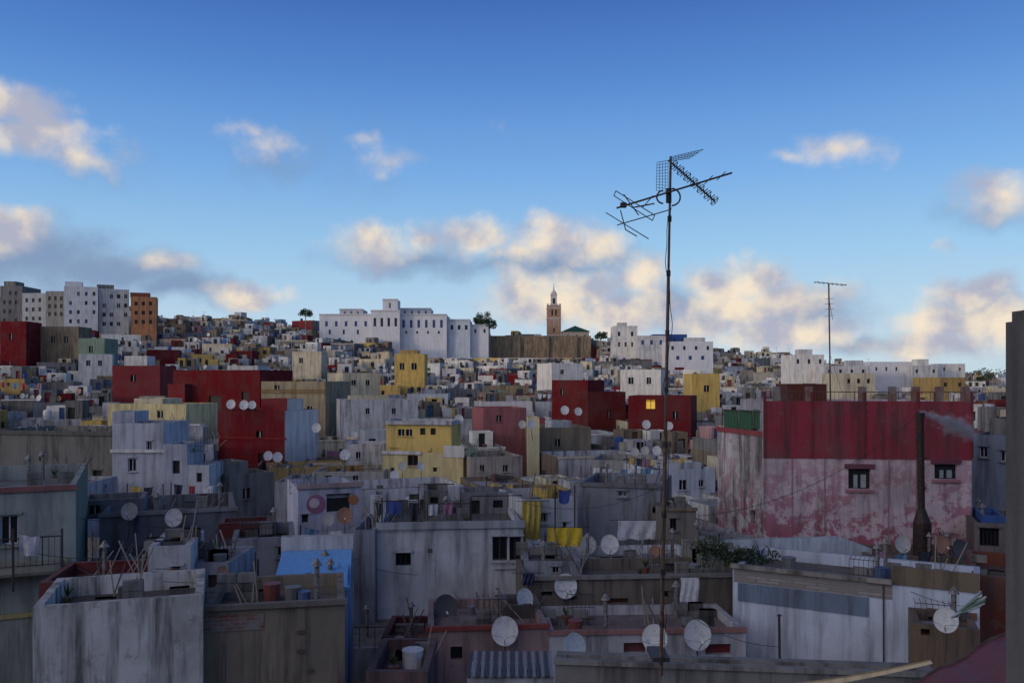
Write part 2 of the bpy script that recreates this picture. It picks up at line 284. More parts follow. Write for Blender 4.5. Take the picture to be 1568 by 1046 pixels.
h=Hero(655,22,840,22.3,962,3,srgb(160,134,132,.85),1046); h.walls(.25,roof=srgb(140,122,122,.8),ops=[(690,708,990,1010,'open')]); h.band(652,842,959,966,.07,srgb(140,66,62,.5)); h.block(780,836,930,965,1.6,2.9,srgb(96,86,82,.8)); h.done('pink_roofed_house')
h=Hero(840,22.3,1142,22.6,968,2.6,srgb(190,190,196,.7),1046); h.walls(.25,roof=srgb(130,110,110,.7),ops=[(955,990,984,1000,'door',srgb(110,60,60)),(1080,1120,986,1002,'door',srgb(120,40,44))],fine=True); h.band(840,1143,965,972,.07,srgb(160,118,112,.6)); h.done('white_service_terrace')
h=Hero(715,16.6,848,16.6,1038,1.1,GY); mb=h.mb; zt=h.zt
for i in range(20):
    x0=h.w*i/20+.012; x1=h.w*(i+1)/20-.012; c=srgb(112,118,126) if i%2 else srgb(52,58,66)
    mb.poly(((x0,0,zt+.04),(x1,0,zt+.04),(x1,1.1,zt+.18),(x0,1.1,zt+.18)),c,PN); mb.poly(((x0,0,zt),(x1,0,zt),(x1,0,zt+.04),(x0,0,zt+.04)),c,PN)
house(mb,0,h.w,.05,1.05,h.zb,zt-.02,W2,.1); h.done('slatted_lean_to')
h=Hero(560,19,655,19,1028,2.5,srgb(110,84,86,.85),None); h.walls(.4); h.done('low_red_house')
h=Hero(584,24,655,24,975,2.2,srgb(90,34,40,.6),None); h.walls(.3,ops=[(600,612,985,1003,'open')]); h.done('small_red_house')
h=Hero(1122,24.5,1500,21.5,868,3.5,srgb(194,204,222,.5),1000); h.walls(.35,fine=True,roof=srgb(110,106,102,.9))
h.band(1124,1366,866,890,.02,srgb(160,160,162,.9),BR); h.band(1130,1330,892,919,.03,srgb(112,128,152,.6)); h.band(1120,1366,862,868,.12,srgb(150,146,140,.9)); h.band(1366,1500,866,894,.04,srgb(118,106,90,.9))
h.band(1420,1496,930,940,.05,srgb(130,90,70,.7)); h.mb.box(h.s(1352),h.s(1354),-.05,0.02,h.z(1352,1046),h.z(1352,895),srgb(60,60,60),PN)
h.done('long_white_house')
h=Hero(1072,27,1124,27,852,3,srgb(138,136,126,.95),None); h.walls(.3,ops=[(1090,1102,880,900,'open')],fine=True); h.done('mossy_wall_house')
h=Hero(1398,20,1500,19.5,955,1.6,srgb(120,100,80,.9),1040); h.walls(.3,ops=[(1410,1424,962,972,'open')]); h.done('brown_outbuilding')
h=Hero(850,12.8,1440,12.2,1012,.5,srgb(140,140,138,1.0),None); h.walls(.06,fine=True); h.band(848,1442,1008,1015,.05,srgb(150,150,148,.9)); h.done('foreground_parapet'); FOOT.pop()
# ---- pink building
h=Hero(1170,37,1488,36,616,7,srgb(206,186,192,.6),832); PKH=h
h.walls(.8,ops=[(1299,1333,718,748,'open'),(1431,1465,711,733,'open')],mat=PEEL,fine=True,sidecol=srgb(184,180,184,.6),leftcol=srgb(190,186,190,.6))
h.band(1169,1489,614,701,.03,srgb(150,58,72,.8))
for u in(1169,1241,1322,1404,1486): h.band(u,u+4,600,700,.06,srgb(132,50,60,.7))
for u in(1212,1262,1360,1402): h.mb.box(h.s(u),h.s(u)+.04,-.035,0,h.z(u,830),h.z(u,702),srgb(150,120,130),PN)
for u0,u1,v0,v1 in((1299,1333,718,748),(1431,1465,711,733)):
    h.band(u0-6,u1+6,v0-8,v0-1,.09,srgb(120,70,84,.3)); h.band(u0-5,u1+5,v1+1,v1+5,.1,srgb(170,120,130,.3))
    for a,b in((u0+9,u0+15),(u1-14,u1-6)): h.mb.box(h.s(a),h.s(b),.1,.13,h.z(a,v1-1),h.z(a,v0+9),srgb(150,160,165),PN)
for u in(1190,1240,1322,1368,1404,1440,1480): h.mb.box(h.s(u)-.14,h.s(u)+.14,.02,.3,h.zt-.05,h.z(u,592),srgb(130,70,56,.5),BR)
h.rail(1190,1482,600,616,.15,srgb(110,90,70),.16)
h.block(1196,1256,588,618,2.2,5,srgb(96,50,44,.5)); 
h.done('pink_and_red_house')
h=Hero(1099,41.5,1170,37.3,655,6,srgb(196,190,190,1.0),832); h.walls(.3,fine=True,ops=[(1150,1156,780,800,'open')],mat=PEEL); h.rail(1103,1168,627,656,.1,srgb(96,40,40),.3)
for k in range(3):
    a=1103+k*22; h.mb.box(h.s(a),h.s(a+20),.2,.24,h.z(a,656),h.z(a,627),srgb(40,92,60),PN)
h.band(1098,1170,653,660,.05,srgb(150,70,76,.4)); h.done('white_annex_house')
h=Hero(1097,33,1335,34,828,.5,srgb(196,206,214,.6),855)
h.mb.box(0,h.w*.8,0,.3,h.zb,h.zt,h.col); h.mb.poly(((h.w*.8,0,h.zb),(h.w,0,h.zb),(h.w,0,h.zt-.5),(h.w*.8,0,h.zt)),h.col); h.mb.poly(((h.w*.8,0,h.zt),(h.w,0,h.zt-.5),(h.w,.3,h.zt-.5),(h.w*.8,.3,h.zt)),h.col); h.mb.poly(((h.w,0,h.zb),(h.w,.3,h.zb),(h.w,.3,h.zt-.5),(h.w,0,h.zt-.5)),h.col); h.done('whitewashed_garden_wall'); FOOT.pop()
h=Hero(1335,33,1500,33,852,2.5,srgb(120,104,92,.9),866); h.walls(.3); h.done('brown_low_house')
h=Hero(1488,42,1600,40,665,6,srgb(130,140,158,.65),800); h.walls(.6,ops=[(1500,1512,684,700),(1532,1545,690,706)],fine=True); h.block(1490,1540,640,668,1,4,GY); h.done('blue_grey_house')
h=Hero(1492,34,1620,33,800,4,srgb(110,102,104,.9),890); h.walls(.4,ops=[(1500,1530,808,835,'bars')],fine=True); h.block(1494,1530,788,802,.6,3,BL); h.done('brown_grey_house')
h=Hero(1490,24,1640,23,880,4,srgb(110,60,48,.8),None); h.walls(.4); h.done('red_brown_house')
def quick(name,u0,u1,vt,vb,d,col,ops=(),dep=5.5,dv=0,sub=None,**k):
    h=Hero(u0,d,u1,d+dv,vt,dep,col,vb); h.walls(.6,ops=ops,**k)
    if sub: h.block(*sub[:4],1.2,3.8,sub[4])
    h.done(name)
quick('dark_red_house',845,900,582,640,100,RD,[(858,864,596,604)],dv=-2)
quick('dark_red_house',900,958,600,665,95,srgb(92,28,28,.4),[(930,936,628,640)],dv=1)
quick('dark_red_house',962,1058,606,662,88,RD,[(989,1003,612,626,'lit',srgb(120,80,20)),(1030,1038,630,642)],dv=-2)
quick('ochre_house',1060,1102,572,618,110,YE,[(1078,1086,590,600)])
quick('white_house',845,893,556,584,128,W3,[(858,864,566,573)],dv=2)
quick('yellow_house',604,650,542,590,150,YE,[(612,619,556,566),(630,638,556,566)],sub=(612,640,536,545,OC))
quick('cream_house',525,582,571,612,120,CR,[(538,545,582,590),(560,566,582,590)],dv=2)
quick('cream_house',447,492,538,580,165,CR,[(458,464,548,556)])
quick('white_house',120,172,542,575,150,W1,[(132,138,552,560),(150,156,552,560)],dv=2)
quick('white_house',348,395,560,590,110,W1,[(360,367,568,578)])
quick('dark_red_house',172,245,560,600,112,srgb(118,46,52,.4),[(200,208,574,584)],sub=(190,225,545,565,W1))
quick('dark_red_house',0,40,492,560,165,RD,[(14,20,510,520)])
quick('beige_house',60,120,500,548,170,BRN,[(78,84,515,525),(98,104,515,525)])
quick('green_trimmed_house',120,160,518,560,160,GN,[(136,142,530,540)])
quick('white_house',950,1012,566,600,120,W3,[(962,970,578,588),(990,997,578,588)],dv=-2)
quick('brown_house',826,905,655,700,75,srgb(140,128,108,.6),[(850,858,672,684)],dv=1,sub=(850,880,645,658,W2))
quick('white_house',520,640,612,650,85,W2,[(560,566,625,634),(600,606,625,634)],dv=2,sub=(540,600,606,614,CR))
quick('white_house',808,826,640,700,72,srgb(210,200,160,.3),[],dep=4)
quick('stone_house',905,1000,704,745,62,srgb(150,150,150,.7),[(920,928,715,726),(960,968,712,722)],dv=-1)
quick('white_house',1000,1095,720,770,56,srgb(190,196,206,.5),[(1040,1052,735,750),(1070,1078,735,745)],dv=1,sub=(1030,1080,710,722,W2))
quick('pink_house',740,806,625,660,80,srgb(160,96,100,.6),[(760,768,636,646)],dv=1)
quick('white_house',720,800,700,745,60,srgb(168,158,148,.7),[(735,742,712,722),(770,778,712,722)],dv=1)
# ---- skyline landmarks
def grid(u0,u1,n,v0,v1,w,k='win',fc=WHITEF): return [(u0+(u1-u0)*i/(max(1,n-1))-w/2,u0+(u1-u0)*i/(max(1,n-1))+w/2,v0,v1,k,fc) for i in range(n)]
em=bpy.data.objects.new('white_hilltop_palace',None); bpy.context.scene.collection.objects.link(em)
LW=srgb(208,210,216,.2)
def part(nm,u0,u1,vt,vb,d,dep,col,ops,**k):
    h=Hero(u0,d,u1,d,vt,dep,col,vb); h.walls(.8,ops=ops,**k); h.band(u0-.5,u1+.5,vt-1.2,vt+.4,.3,LW); h.done(nm,em)
part('west_wing',489,570,482,516,250,14,LW,grid(500,560,5,492,500,4,'blue')+grid(505,548,3,505,512,3,'open'))
part('main_wing',568,612,476,516,248,16,LW,grid(574,606,4,487,500,4,'open'))
part('tower',586,609,459,478,254,6,LW,grid(597,598,1,464,472,3))
part('east_wing',610,684,482,514,251,14,LW,grid(618,676,6,490,502,4,'blue')+grid(622,672,4,507,511,3,'open'))
part('east_annex',684,720,490,516,253,12,srgb(190,198,210,.3),grid(692,714,3,498,505,4,'open'))
part('east_lodge',720,748,498,516,255,9,LW,grid(728,742,2,504,510,3,'open'))
part('rear_block',612,660,473,486,262,8,LW,grid(620,652,4,476,481,3))
part('garden_block',520,556,474,484,262,8,srgb(186,190,200,.4),grid(528,548,3,477,481,3))
h=Hero(600,262,905,264,514,2,srgb(146,128,104,1.0),548); h.mb.box(0,h.w,0,2,h.zb,h.zt,h.col)
for i in range(7): x=h.w*i/7; h.mb.box(x+2,x+4.4,-.9,0.1,h.zb,h.zt-.3+.3*(i%2),h.col)
h.done('old_stone_rampart')
def bl2(nm,u0,u1,vt,vb,d,col,ops,dep=8,dv=0,sub=None): quick(nm,u0,u1,vt,vb,d,col,ops,dep=dep,dv=dv,sub=sub)
h=Hero(98,218,150,221,438,9,srgb(204,206,210,.3),505); h.walls(.8,ops=[(106+i*12,110+i*12,447+r*14,453+r*14,['open','win','blue'][(r+i)%3]) for r in range(4) for i in range(4) if (r*3+i*2)%5]); h.block(108,134,431,440,3,7,LW); h.done('white_apartment_block')
h=Hero(151,222,198,225,442,8,srgb(190,190,192,.45),505); h.walls(.8,ops=[(157+i*11,162+i*11,451+r*14,457+r*14,['open','win'][(r+i)%2]) for r in range(4) for i in range(4) if (r*3+i)%4]); h.block(160,186,436,444,4,7,GY); h.done('white_apartment_block')
h=Hero(0,226,34,226,438,9,srgb(112,114,120,.7),500); h.walls(.8,ops=[(5+i*9,9+i*9,446+r*14,452+r*14,'open') for r in range(4) for i in range(3) if (r+i)%4]); h.block(6,24,431,440,2,6,GY); h.done('grey_apartment_block')
h=Hero(34,224,70,224,449,9,srgb(170,174,180,.4),500); h.walls(.8,ops=[(39+i*10,43+i*10,457+r*14,463+r*14,'open') for r in range(3) for i in range(3)]); h.done('white_apartment_block')
h=Hero(70,222,99,222,446,9,srgb(140,140,140,.6),500); h.walls(.8,ops=[(74+i*9,78+i*9,454+r*12,460+r*12,'open') for r in range(3) for i in range(3)]); h.done('grey_apartment_block')
h=Hero(200,215,240,217,454,5,srgb(178,124,88,.6),512); h.walls(.8,ops=[(206+i*11,211+i*11,462+r*14,468+r*14,'open') for r in range(3) for i in range(3)],sidecol=srgb(120,64,50,.5)); h.block(204,234,448,456,2,4.5,srgb(120,70,60)); h.done('orange_apartment_block')
h=Hero(-150,226,0,226,454,9,srgb(158,160,166,.5),500); h.walls(.8,ops=[(-140+i*13,-134+i*13,460+r*14,467+r*14,'open') for r in range(3) for i in range(10)]); h.done('white_apartment_block')
bl2('white_villa',940,976,499,545,236,W3,grid(948,968,2,508,515,4,'open')+grid(948,968,3,524,531,3,'open'),sub=(946,960,494,502,W1))
bl2('white_villa',976,1020,514,548,232,W1,grid(984,1012,3,521,528,4,'blue'))
bl2('white_villa',1022,1092,523,562,215,LW,grid(1030,1084,4,530,536,4,'open')+grid(1038,1076,3,545,551,5,'blue'),sub=(1050,1080,517,526,W1))
bl2('blue_topped_house',1000,1052,512,540,250,BL,grid(1006,1046,4,519,525,3,'open'))
bl2('low_white_villa',1215,1262,543,585,170,W3,grid(1222,1256,3,550,557,4,'open'),sub=(1224,1244,535,545,W1))
bl2('low_white_villa',1262,1332,560,585,165,W1,grid(1270,1322,4,566,571,4,'open'),sub=(1300,1322,552,562,W2))
bl2('low_white_villa',1332,1398,554,586,180,LW,grid(1342,1388,4,562,568,3,'open'))
bl2('low_white_villa',1398,1436,560,586,176,W1,grid(1404,1430,2,566,571,4,'open'),sub=(1405,1422,550,562,W3))
bl2('low_white_villa',1436,1478,557,586,182,W3,grid(1446,1470,2,563,568,3,'open'))
bl2('cream_house',1290,1340,572,600,120,CR,grid(1300,1330,3,580,587,5,'open'))
bl2('cream_house',1440,1478,578,600,115,OC,grid(1448,1470,2,586,592,5,'open'))
# ---- minaret
h=Hero(838,272,859,272,468,4.4,srgb(166,132,110,.3),520); w=h.w; zt=h.zt; mb=h.mb; SH=h.col; LT=srgb(196,190,188,.2)
op=[(w*.30,w*.43,zt-3.2,zt-1.4,'open'),(w*.57,w*.70,zt-3.2,zt-1.4,'open'),(w*.44,w*.56,zt-8.5,zt-7.2,'open')]
house(mb,0,w,0,w,h.zb,zt,SH,.5,front=op,left=op,right=op)
for z in(zt-.9,zt-4.2,zt-9.6): mb.box(-.14,w+.14,-.14,w+.14,z,z+.28,LT)
for s0 in(.12,.5):
    mb.box(w*(s0+.02),w*(s0+.05),-.08,.05,zt-6.8,zt-4.4,LT); mb.box(w*(s0+.32),w*(s0+.35),-.08,.05,zt-6.8,zt-4.4,LT); mb.box(w*(s0+.02),w*(s0+.35),-.09,.05,zt-4.6,zt-4.4,LT)
for i in range(6):
    x=w*i/6+w/24
    for y in(0,w-.35): mb.box(x,x+w/12,y-.002,y+.35,zt,zt+.6,LT)
    for xx in(0,w-.35): mb.box(xx-.003,xx+.35,x,x+w/12,zt+.001,zt+.62,LT)
c=w/2; q=.95
house(mb,c-q,c+q,c-q,c+q,zt-.6,zt+3.6,LT,.1,front=[(.55,1.35,zt+.6,zt+2.4,'open')],right=[(.55,1.35,zt+.6,zt+2.4,'open')],left=[(.55,1.35,zt+.6,zt+2.4,'open')])
mb.box(c-q-.12,c+q+.12,c-q-.12,c+q+.12,zt+3.55,zt+3.85,LT)
prev=None
for k in range(7):
    a=k/6*math.pi/2; r=.85*math.cos(a)+.02; z=zt+3.85+1.15*math.sin(a)
    if prev: mb.tube((c,c,prev[1]),(c,c,z),prev[0],LT,PL,14,r)
    prev=(r,z)
z=zt+5; mb.tube((c,c,z-.1),(c,c,z+2.2),.07,(0.05,0.04,0.02,0),ME,6)
for zz,r in((z+.3,.28),(z+.85,.2),(z+1.3,.14)): mb.tube((c,c,zz-r),(c,c,zz),r*.2,srgb(120,100,50),ME,10,r); mb.tube((c,c,zz),(c,c,zz+r),r,srgb(120,100,50),ME,10,r*.2)
h.done('minaret'); FOOT.pop()
h=Hero(862,268,902,268,508,8.5,srgb(170,160,150,.3),530); h.walls(.3,ops=grid(870,896,3,513,518,3,'open')); w=h.w; zt=h.zt; G=srgb(26,74,52,0)
ap=(w/2,4.2,zt+2.1); e=.4; cs=[(-e,-e,zt+.05),(w+e,-e,zt+.05),(w+e,8.5+e,zt+.05),(-e,8.5+e,zt+.05)]
for i in range(4): h.mb.poly((cs[i],cs[(i+1)%4],ap),G,PN)
h.mb.poly(cs[::-1],G,PN)
for i in range(13):
    x=-e+(w+2*e)*i/12; a=Vector((x,-e,zt+.08)); k=min(i,12-i)/6; b=Vector((x,-e+(4.2+e)*k,zt+.08+2.05*k)); h.mb.tube(a,b,.07,G,PN,4)
h.done('green_roofed_mosque'); FOOT.pop()
mb=MB(); house(mb,-7,7,-9,2.6,ground(0,0)-1,EYE-1.7,srgb(150,146,140,.6),.02); mb.obj('viewpoint_terrace_house')
mb=MB(); x0=(1540-UC)/F*3.3; zt=zof(478,3.3); PC=srgb(100,98,96,1.0)
zz0=ground(2,3); mb.box(x0,x0+.26,3.04,3.3,zz0,zt-.04,PC,PL); mb.box(x0+.015,x0+.245,3.055,3.285,zt-.04,zt,PC,PL); mb.obj('concrete_pillar')

# ---------------- filler medina ----------------
pal=[(W1,20),(W2,18),(W3,18),(CR,12),(YE,3.2),(OC,4.5),(RD,4),(RD2,3),(GY,9),(GB,8),(BRN,11),(LB,3),(PK,3),(BL,.6),(OR,1.6),(GN,1.2),(srgb(160,150,140,.8),10)]
cols=[p[0] for p in pal]; wts=[p[1] for p in pal]
def jc(c,s=.12):
    k=1+random.uniform(-s,s*.6); return (c[0]*k*random.uniform(.96,1.04),c[1]*k,c[2]*k*random.uniform(.96,1.04),min(1,max(.1,c[3]+random.uniform(-.2,.3))))
PIPE=(0.05,0.05,0.055,0)
SPOTS=[]
def inside(x,y,r):
    for h in FOOT:
        q=Vector((x,y))-h.A; s=q.dot(h.t); o=q.dot(h.n)
        if -r<s<h.w+r and -r*1.2<o<h.dep+r*.3: return True
    return False
def cap(x,y,w,z,extra=0):
    ua=UC+F*(x-w/2)/y; ub=UC+F*(x+w/2)/y
    for u0,u1,d,vb in CAPS:
        if y<d and ub>u0 and ua<u1: z=min(z,zof(vb,y)-extra)
    return z
def rwin(w,zb,zt,n,rng):
    o=[]; st=2.5; z=zt-rng.uniform(1.6,2.1)
    while z>zt-7 and z>zb+.5:
        k=rng.randint(0,n); xs=[(i+.5)*w/max(1,k)+rng.uniform(-.35,.35) for i in range(k)]
        for x in xs:
            ww=rng.choice([.35,.5,.7,.9,1.1]); hh=rng.choice([.45,.7,1.0,1.2]); zz=z+rng.uniform(-.15,.2)
            o.append((x-ww/2,x+ww/2,zz,zz+hh,rng.choice(['win','open','open','open','blue','door']),rng.choice([WHITEF,srgb(90,60,40),srgb(50,80,130),srgb(40,80,60)])))
        z-=st
    o2=[]
    for a in o:
        if all(a[1]<b[0]-.05 or a[0]>b[1]+.05 or a[2]>b[3] or a[3]<b[2] for b in o2): o2.append(a)
    return o2
GC=[srgb(50,72,38),srgb(66,86,44),srgb(34,52,30),srgb(80,92,50)]
def junk(mb,x0,x1,y0,y1,z,n):
    for i in range(n):
        x=random.uniform(x0,x1); y=random.uniform(y0,y1); k=random.random()
        c=jc(random.choice([srgb(110,70,50),srgb(70,90,130),GY,W2,GB,srgb(110,110,112),srgb(40,40,44),srgb(120,60,54)]),.2)
        if k<.10:
            r=random.uniform(.08,.15); mb.tube((x,y,z),(x,y,z+r*1.8),r*.7,srgb(110,66,48),PN,8,r)
            for q in range(16):
                a=random.uniform(0,6.28); l=random.uniform(.1,.35); p=Vector((x,y,z+r*1.8)); e=p+Vector((math.cos(a)*l*.6,math.sin(a)*l*.6,l)); s2=Vector((-math.sin(a),math.cos(a),0))*.025
                mb.poly((p,(p+e)/2+s2,e,(p+e)/2-s2),random.choice(GC),FO)
        elif k<.35:
            for q in range(random.randint(2,5)): a=random.uniform(-.6,.6); mb.tube((x+q*.12,y,z),(x+q*.12+a,y+.4,z+random.uniform(.5,1.2)),.02,jc(random.choice([BRN,GY,PIPE[:3]+(.5,)])),PN,4)
        elif k<.48:
            r=random.uniform(.1,.24); mb.tube((x,y,z),(x,y,z+r*2.2),r,c,PN,10,r*1.08); mb.tube((x,y,z+r*2.1),(x,y,z+r*2.23),r*1.13,c,PN,10)
        elif k<.62: # wire cage / hutch
            a=random.uniform(.3,.6); hh=random.uniform(.5,.9)
            for q in range(7):
                t=-a+2*a*q/6; mb.tube((x+t,y-.25,z),(x+t,y-.25,z+hh),.008,PIPE,ME,4); mb.tube((x+t,y-.25,z+hh),(x+t,y+.25,z+hh),.008,PIPE,ME,4)
            for zz in(z+.05,z+hh/2,z+hh): mb.tube((x-a,y-.25,zz),(x+a,y-.25,zz),.012,PIPE,ME,4)
        elif k<.85:
            for q in range(random.randint(3,8)):
                a=random.choice([-.45,0,.45]); lvl=q//3*.21; mb.box(x+a-.2,x+a+.2,y-.1,y+.1,z+lvl,z+lvl+.2,jc(GY),PL)
        else:
            mb.tube((x,y,z),(x,y,z+.9),.06,GY,ME,6); mb.tube((x,y,z+.9),(x,y,z+1.05),.13,GY,ME,8,.03)
y=13.0; nh=0
rng=random
while y<298:
    step=5.4+y*.006
    half=0.72*y+14; x=-half+rng.uniform(0,4)
    while x<half:
        w=rng.choice([3.2,4.0,5.0,6.2,7.6])*rng.uniform(.85,1.15); yy=y+rng.uniform(-1.6,1.6); xc=x+w/2; x+=w+rng.choice([0,0,.2,.6,1.5])
        if inside(xc,yy+2,w*.25) : continue
        yaw=0.32*math.sin(xc*.03+yy*.024)+rng.uniform(-.13,.13)
        near=yy<48
        zt=EYE+R(xc,yy)+(rng.uniform(-1.2,.3) if near else rng.uniform(-1.6,1.6)+(rng.random()<.08)*1.6)
        zt=cap(xc,yy-1,w,zt); gz=ground(xc,yy)
        if zt<gz+2: zt=gz+2
        col=jc(rng.choices(cols,wts)[0]); dp=rng.uniform(4.5,7); mb=MB()
        sc=jc(rng.choice([col,col,GY,W2,BRN]))
        par=rng.choice([.3,.6,.9])
        house(mb,-w/2,w/2,0,dp,gz-2.5,zt,col,par,front=rwin(w,gz,zt,4,rng),left=rwin(dp,gz,zt,3,rng) if xc>0 else (),right=rwin(dp,gz,zt,3,rng) if xc<0 else (),sidecol=sc,roof=jc(rng.choice([GY,W2,srgb(120,80,70,.8),BRN])))
        if rng.random()<.35:
            bc=jc(rng.choice([W3,RD2,col,CR,GY])); mb.box(-w/2-.05,w/2+.05,-.07,.1,zt-.14,zt+.03,bc)
        if rng.random()<.25:
            bc=jc(rng.choice([RD2,CR,W3,GY])); z0=zt-2.6; mb.box(-w/2+.02,w/2-.02,-.035,.02,z0,z0+.16,bc)
        lim=cap(xc,yy-1,w,1e9)
        for rr in range(rng.choice([0,1,2,2]) if yy>30 else rng.choice([0,1])):
            rw=rng.uniform(1.4,min(3.2,w*.65)); rd=rng.uniform(1.8,3.2); rx=rng.uniform(-w/2+.25,w/2-rw-.25); ry=rng.uniform(.6,max(.7,dp-rd-.3)); rh=rng.uniform(1.4,2.6)
            if zt+rh-.6>lim: rh=lim-zt+.55
            if rh<.9: continue
            rc=jc(rng.choice([col,col,W1,W3,GY,CR,W2,BRN,rng.choice([RD,YE,LB,GY])]))
            dw=rng.choice([.6,.75]); dx=rng.uniform(.2,max(.25,rw-dw-.2))
            house(mb,rx,rx+rw,ry,ry+rd,zt-1.0,zt-.6+rh,rc,.12,front=[(dx,dx+dw,zt-.55,min(zt-.75+rh,zt+1.2),rng.choice(['door','open','win']),rng.choice([srgb(90,60,40),srgb(50,80,120),srgb(120,40,40)]))])
        if yy<75: junk(mb,-w/2+.4,w/2-.4,.5,dp-.5,zt-par,rng.randint(3,8))
        elif yy<170: junk(mb,-w/2+.4,w/2-.4,.3,1.2,zt-.25,rng.randint(1,4))
        r=rng.random()
        if r<.28 and yy<220:
            for i in range(int(w/.45)+1):
                px=-w/2+.1+i*.45
                if px<w/2: mb.tube((px,.08,zt-.02),(px,.08,zt+.6),.014,PIPE,ME,4)
            mb.tube((-w/2+.1,.08,zt+.6),(w/2-.1,.08,zt+.6),.018,PIPE,ME,4)
        elif r<.38:
            tx=rng.uniform(-w/2+.6,w/2-.6); ty=rng.uniform(1,dp-1); tc=rng.choice([BL,W3,(0.02,0.02,0.02,0)])
            hz=min(zt+.9,lim)
            if hz>zt+.3: mb.tube((tx,ty,zt-.9),(tx,ty,hz),.42,tc,PN,12); mb.tube((tx,ty,hz),(tx,ty,hz+.14),.42,tc,PN,12,.12)
        elif r<.5:
            tx=rng.uniform(-w/2+.4,w/2-.4); 
            if zt+1<lim: mb.tube((tx,1,zt-.9),(tx,1,zt+1),.07,PIPE,ME,6); mb.tube((tx,1,zt+1),(tx,1,zt+1.12),.14,PIPE,ME,6,.03)
        if rng.random()<.5 and zt+.9<lim: 
            mb.box(-w/2+.01,-w/2+.2,.2,dp-.2,zt-.5,zt+rng.uniform(.3,.9),jc(rng.choice([W2,GY,CR,BRN])))
        if rng.random()<.35 and zt+.9<lim: 
            a0=rng.uniform(-w/2+.3,w/2-1.2); mb.box(a0,a0+rng.uniform(.5,1.0),.01,.17,zt-.2,zt+rng.uniform(.3,1.1),jc(rng.choice([W2,GY,CR,BRN])))
        if rng.random()<.4: px=rng.uniform(-w/2+.1,w/2-.1); mb.tube((px,-.06,gz),(px,-.06,zt-.7),.04,jc(rng.choice([GY,W2,OR])),PN,5)
        mb.obj('plastered_house',(xc,yy,0),yaw); nh+=1
        c,s=math.cos(yaw),math.sin(yaw)
        SPOTS.append((xc,yy,w,dp,zt,lim,c,s,yaw))
    y+=step
print('houses',nh)
for h in FOOT:
    if h.A.y<66 and h.dep>1.5 and h is not PKH:
        mb=MB(); junk(mb,.35,h.w-.35,.4,h.dep-.4,h.zt-h.par,int(3+h.w*1.2)); mb.obj('rooftop_clutter',(h.A.x,h.A.y,0),h.yaw)

# ---------------- satellite dish meshes ----------------
def dishmesh(col,arm):
    mb=MB(); Rr=.45; ns=20; rings=4
    def P(r,a,o=0): return Vector((r*math.cos(a)*.92,-(r*r)*.32+ -o+.0,.62+r*math.sin(a)))
    for k in range(rings):
        r0=Rr*k/rings; r1=Rr*(k+1)/rings
        for i in range(ns):
            a=2*math.pi*i/ns; b=2*math.pi*(i+1)/ns
            for o in(0,-.015):
                q=[P(r0,a,o),P(r1,a,o),P(r1,b,o),P(r0,b,o)]
                if k==0: q=[P(0,0,o),P(r1,a,o),P(r1,b,o)]
                if o<0: q=q[::-1]
                mb.poly(q,col if o==0 else (col[0]*.7,col[1]*.7,col[2]*.7,0),PN)
    for i in range(ns): mb.tube(P(Rr,2*math.pi*i/ns,-.007),P(Rr,2*math.pi*(i+1)/ns,-.007),.011,(col[0]*.8,col[1]*.8,col[2]*.8,0),PN,4)
    f=Vector((0,-.5,.42)); mb.tube((0,-.02,.19),f,.013,arm,ME,5); mb.tube(f+Vector((0,.05,.03)),f+Vector((0,-.06,-.03)),.035,W3,PN,8)
    for sx in(-1,1): mb.tube((sx*.38,-.06,.5),f,.006,arm,ME,4)
    mb.box(-.06,.06,.02,.14,.52,.7,arm,ME); mb.tube((0,.12,-.9),(0,.12,.66),.024,arm,ME,6); mb.tube((0,.12,.1),(.0,.32,-.5),.014,arm,ME,5)
    o=mb.obj('tmp'); me=o.data; bpy.data.objects.remove(o); return me
DM=[dishmesh(srgb(200,202,204),PIPE),dishmesh(srgb(172,172,170),srgb(90,50,40)),dishmesh(srgb(150,112,90),PIPE),dishmesh(srgb(66,68,72),PIPE)]
def antmesh(kind):
    mb=MB(); H=2.6; mb.tube((0,0,-.6),(0,0,H),.022,PIPE,ME,5)
    if kind==0:
        mb.tube((-.6,0,H-.1),(.6,0,H),.012,PIPE,ME,4)
        for i in range(8): x=-.55+i*.155; l=.32-.02*i; mb.tube((x,-l,H-.05),(x,l,H-.05),.008,PIPE,ME,4); 
    else:
        mb.tube((-.4,.1,H-.15),(.5,-.1,H),.012,PIPE,ME,4)
        for i in range(6): x=-.35+i*.16; mb.tube((x,0,H-.3),(x,0,H+.12),.008,PIPE,ME,4)
        mb.tube((-.3,0,H-.8),(.3,0,H-.7),.01,PIPE,ME,4)
    o=mb.obj('tmp'); me=o.data; bpy.data.objects.remove(o); return me
AM=[antmesh(0),antmesh(1)]
def dish(x,y,z,sc=1,k=None,yaw=None):
    inst(DM[k if k is not None else random.choices([0,1,2,3],[6,3,1,.6])[0]],'satellite_dish',(x,y,z),yaw if yaw is not None else random.gauss(.12,.3),sc,tilt=-0.25)
CL=[srgb(190,190,200),srgb(60,80,150),srgb(150,50,54),srgb(40,40,60),srgb(190,164,90),srgb(160,110,140),srgb(90,130,160),srgb(210,210,210),srgb(200,200,204)]
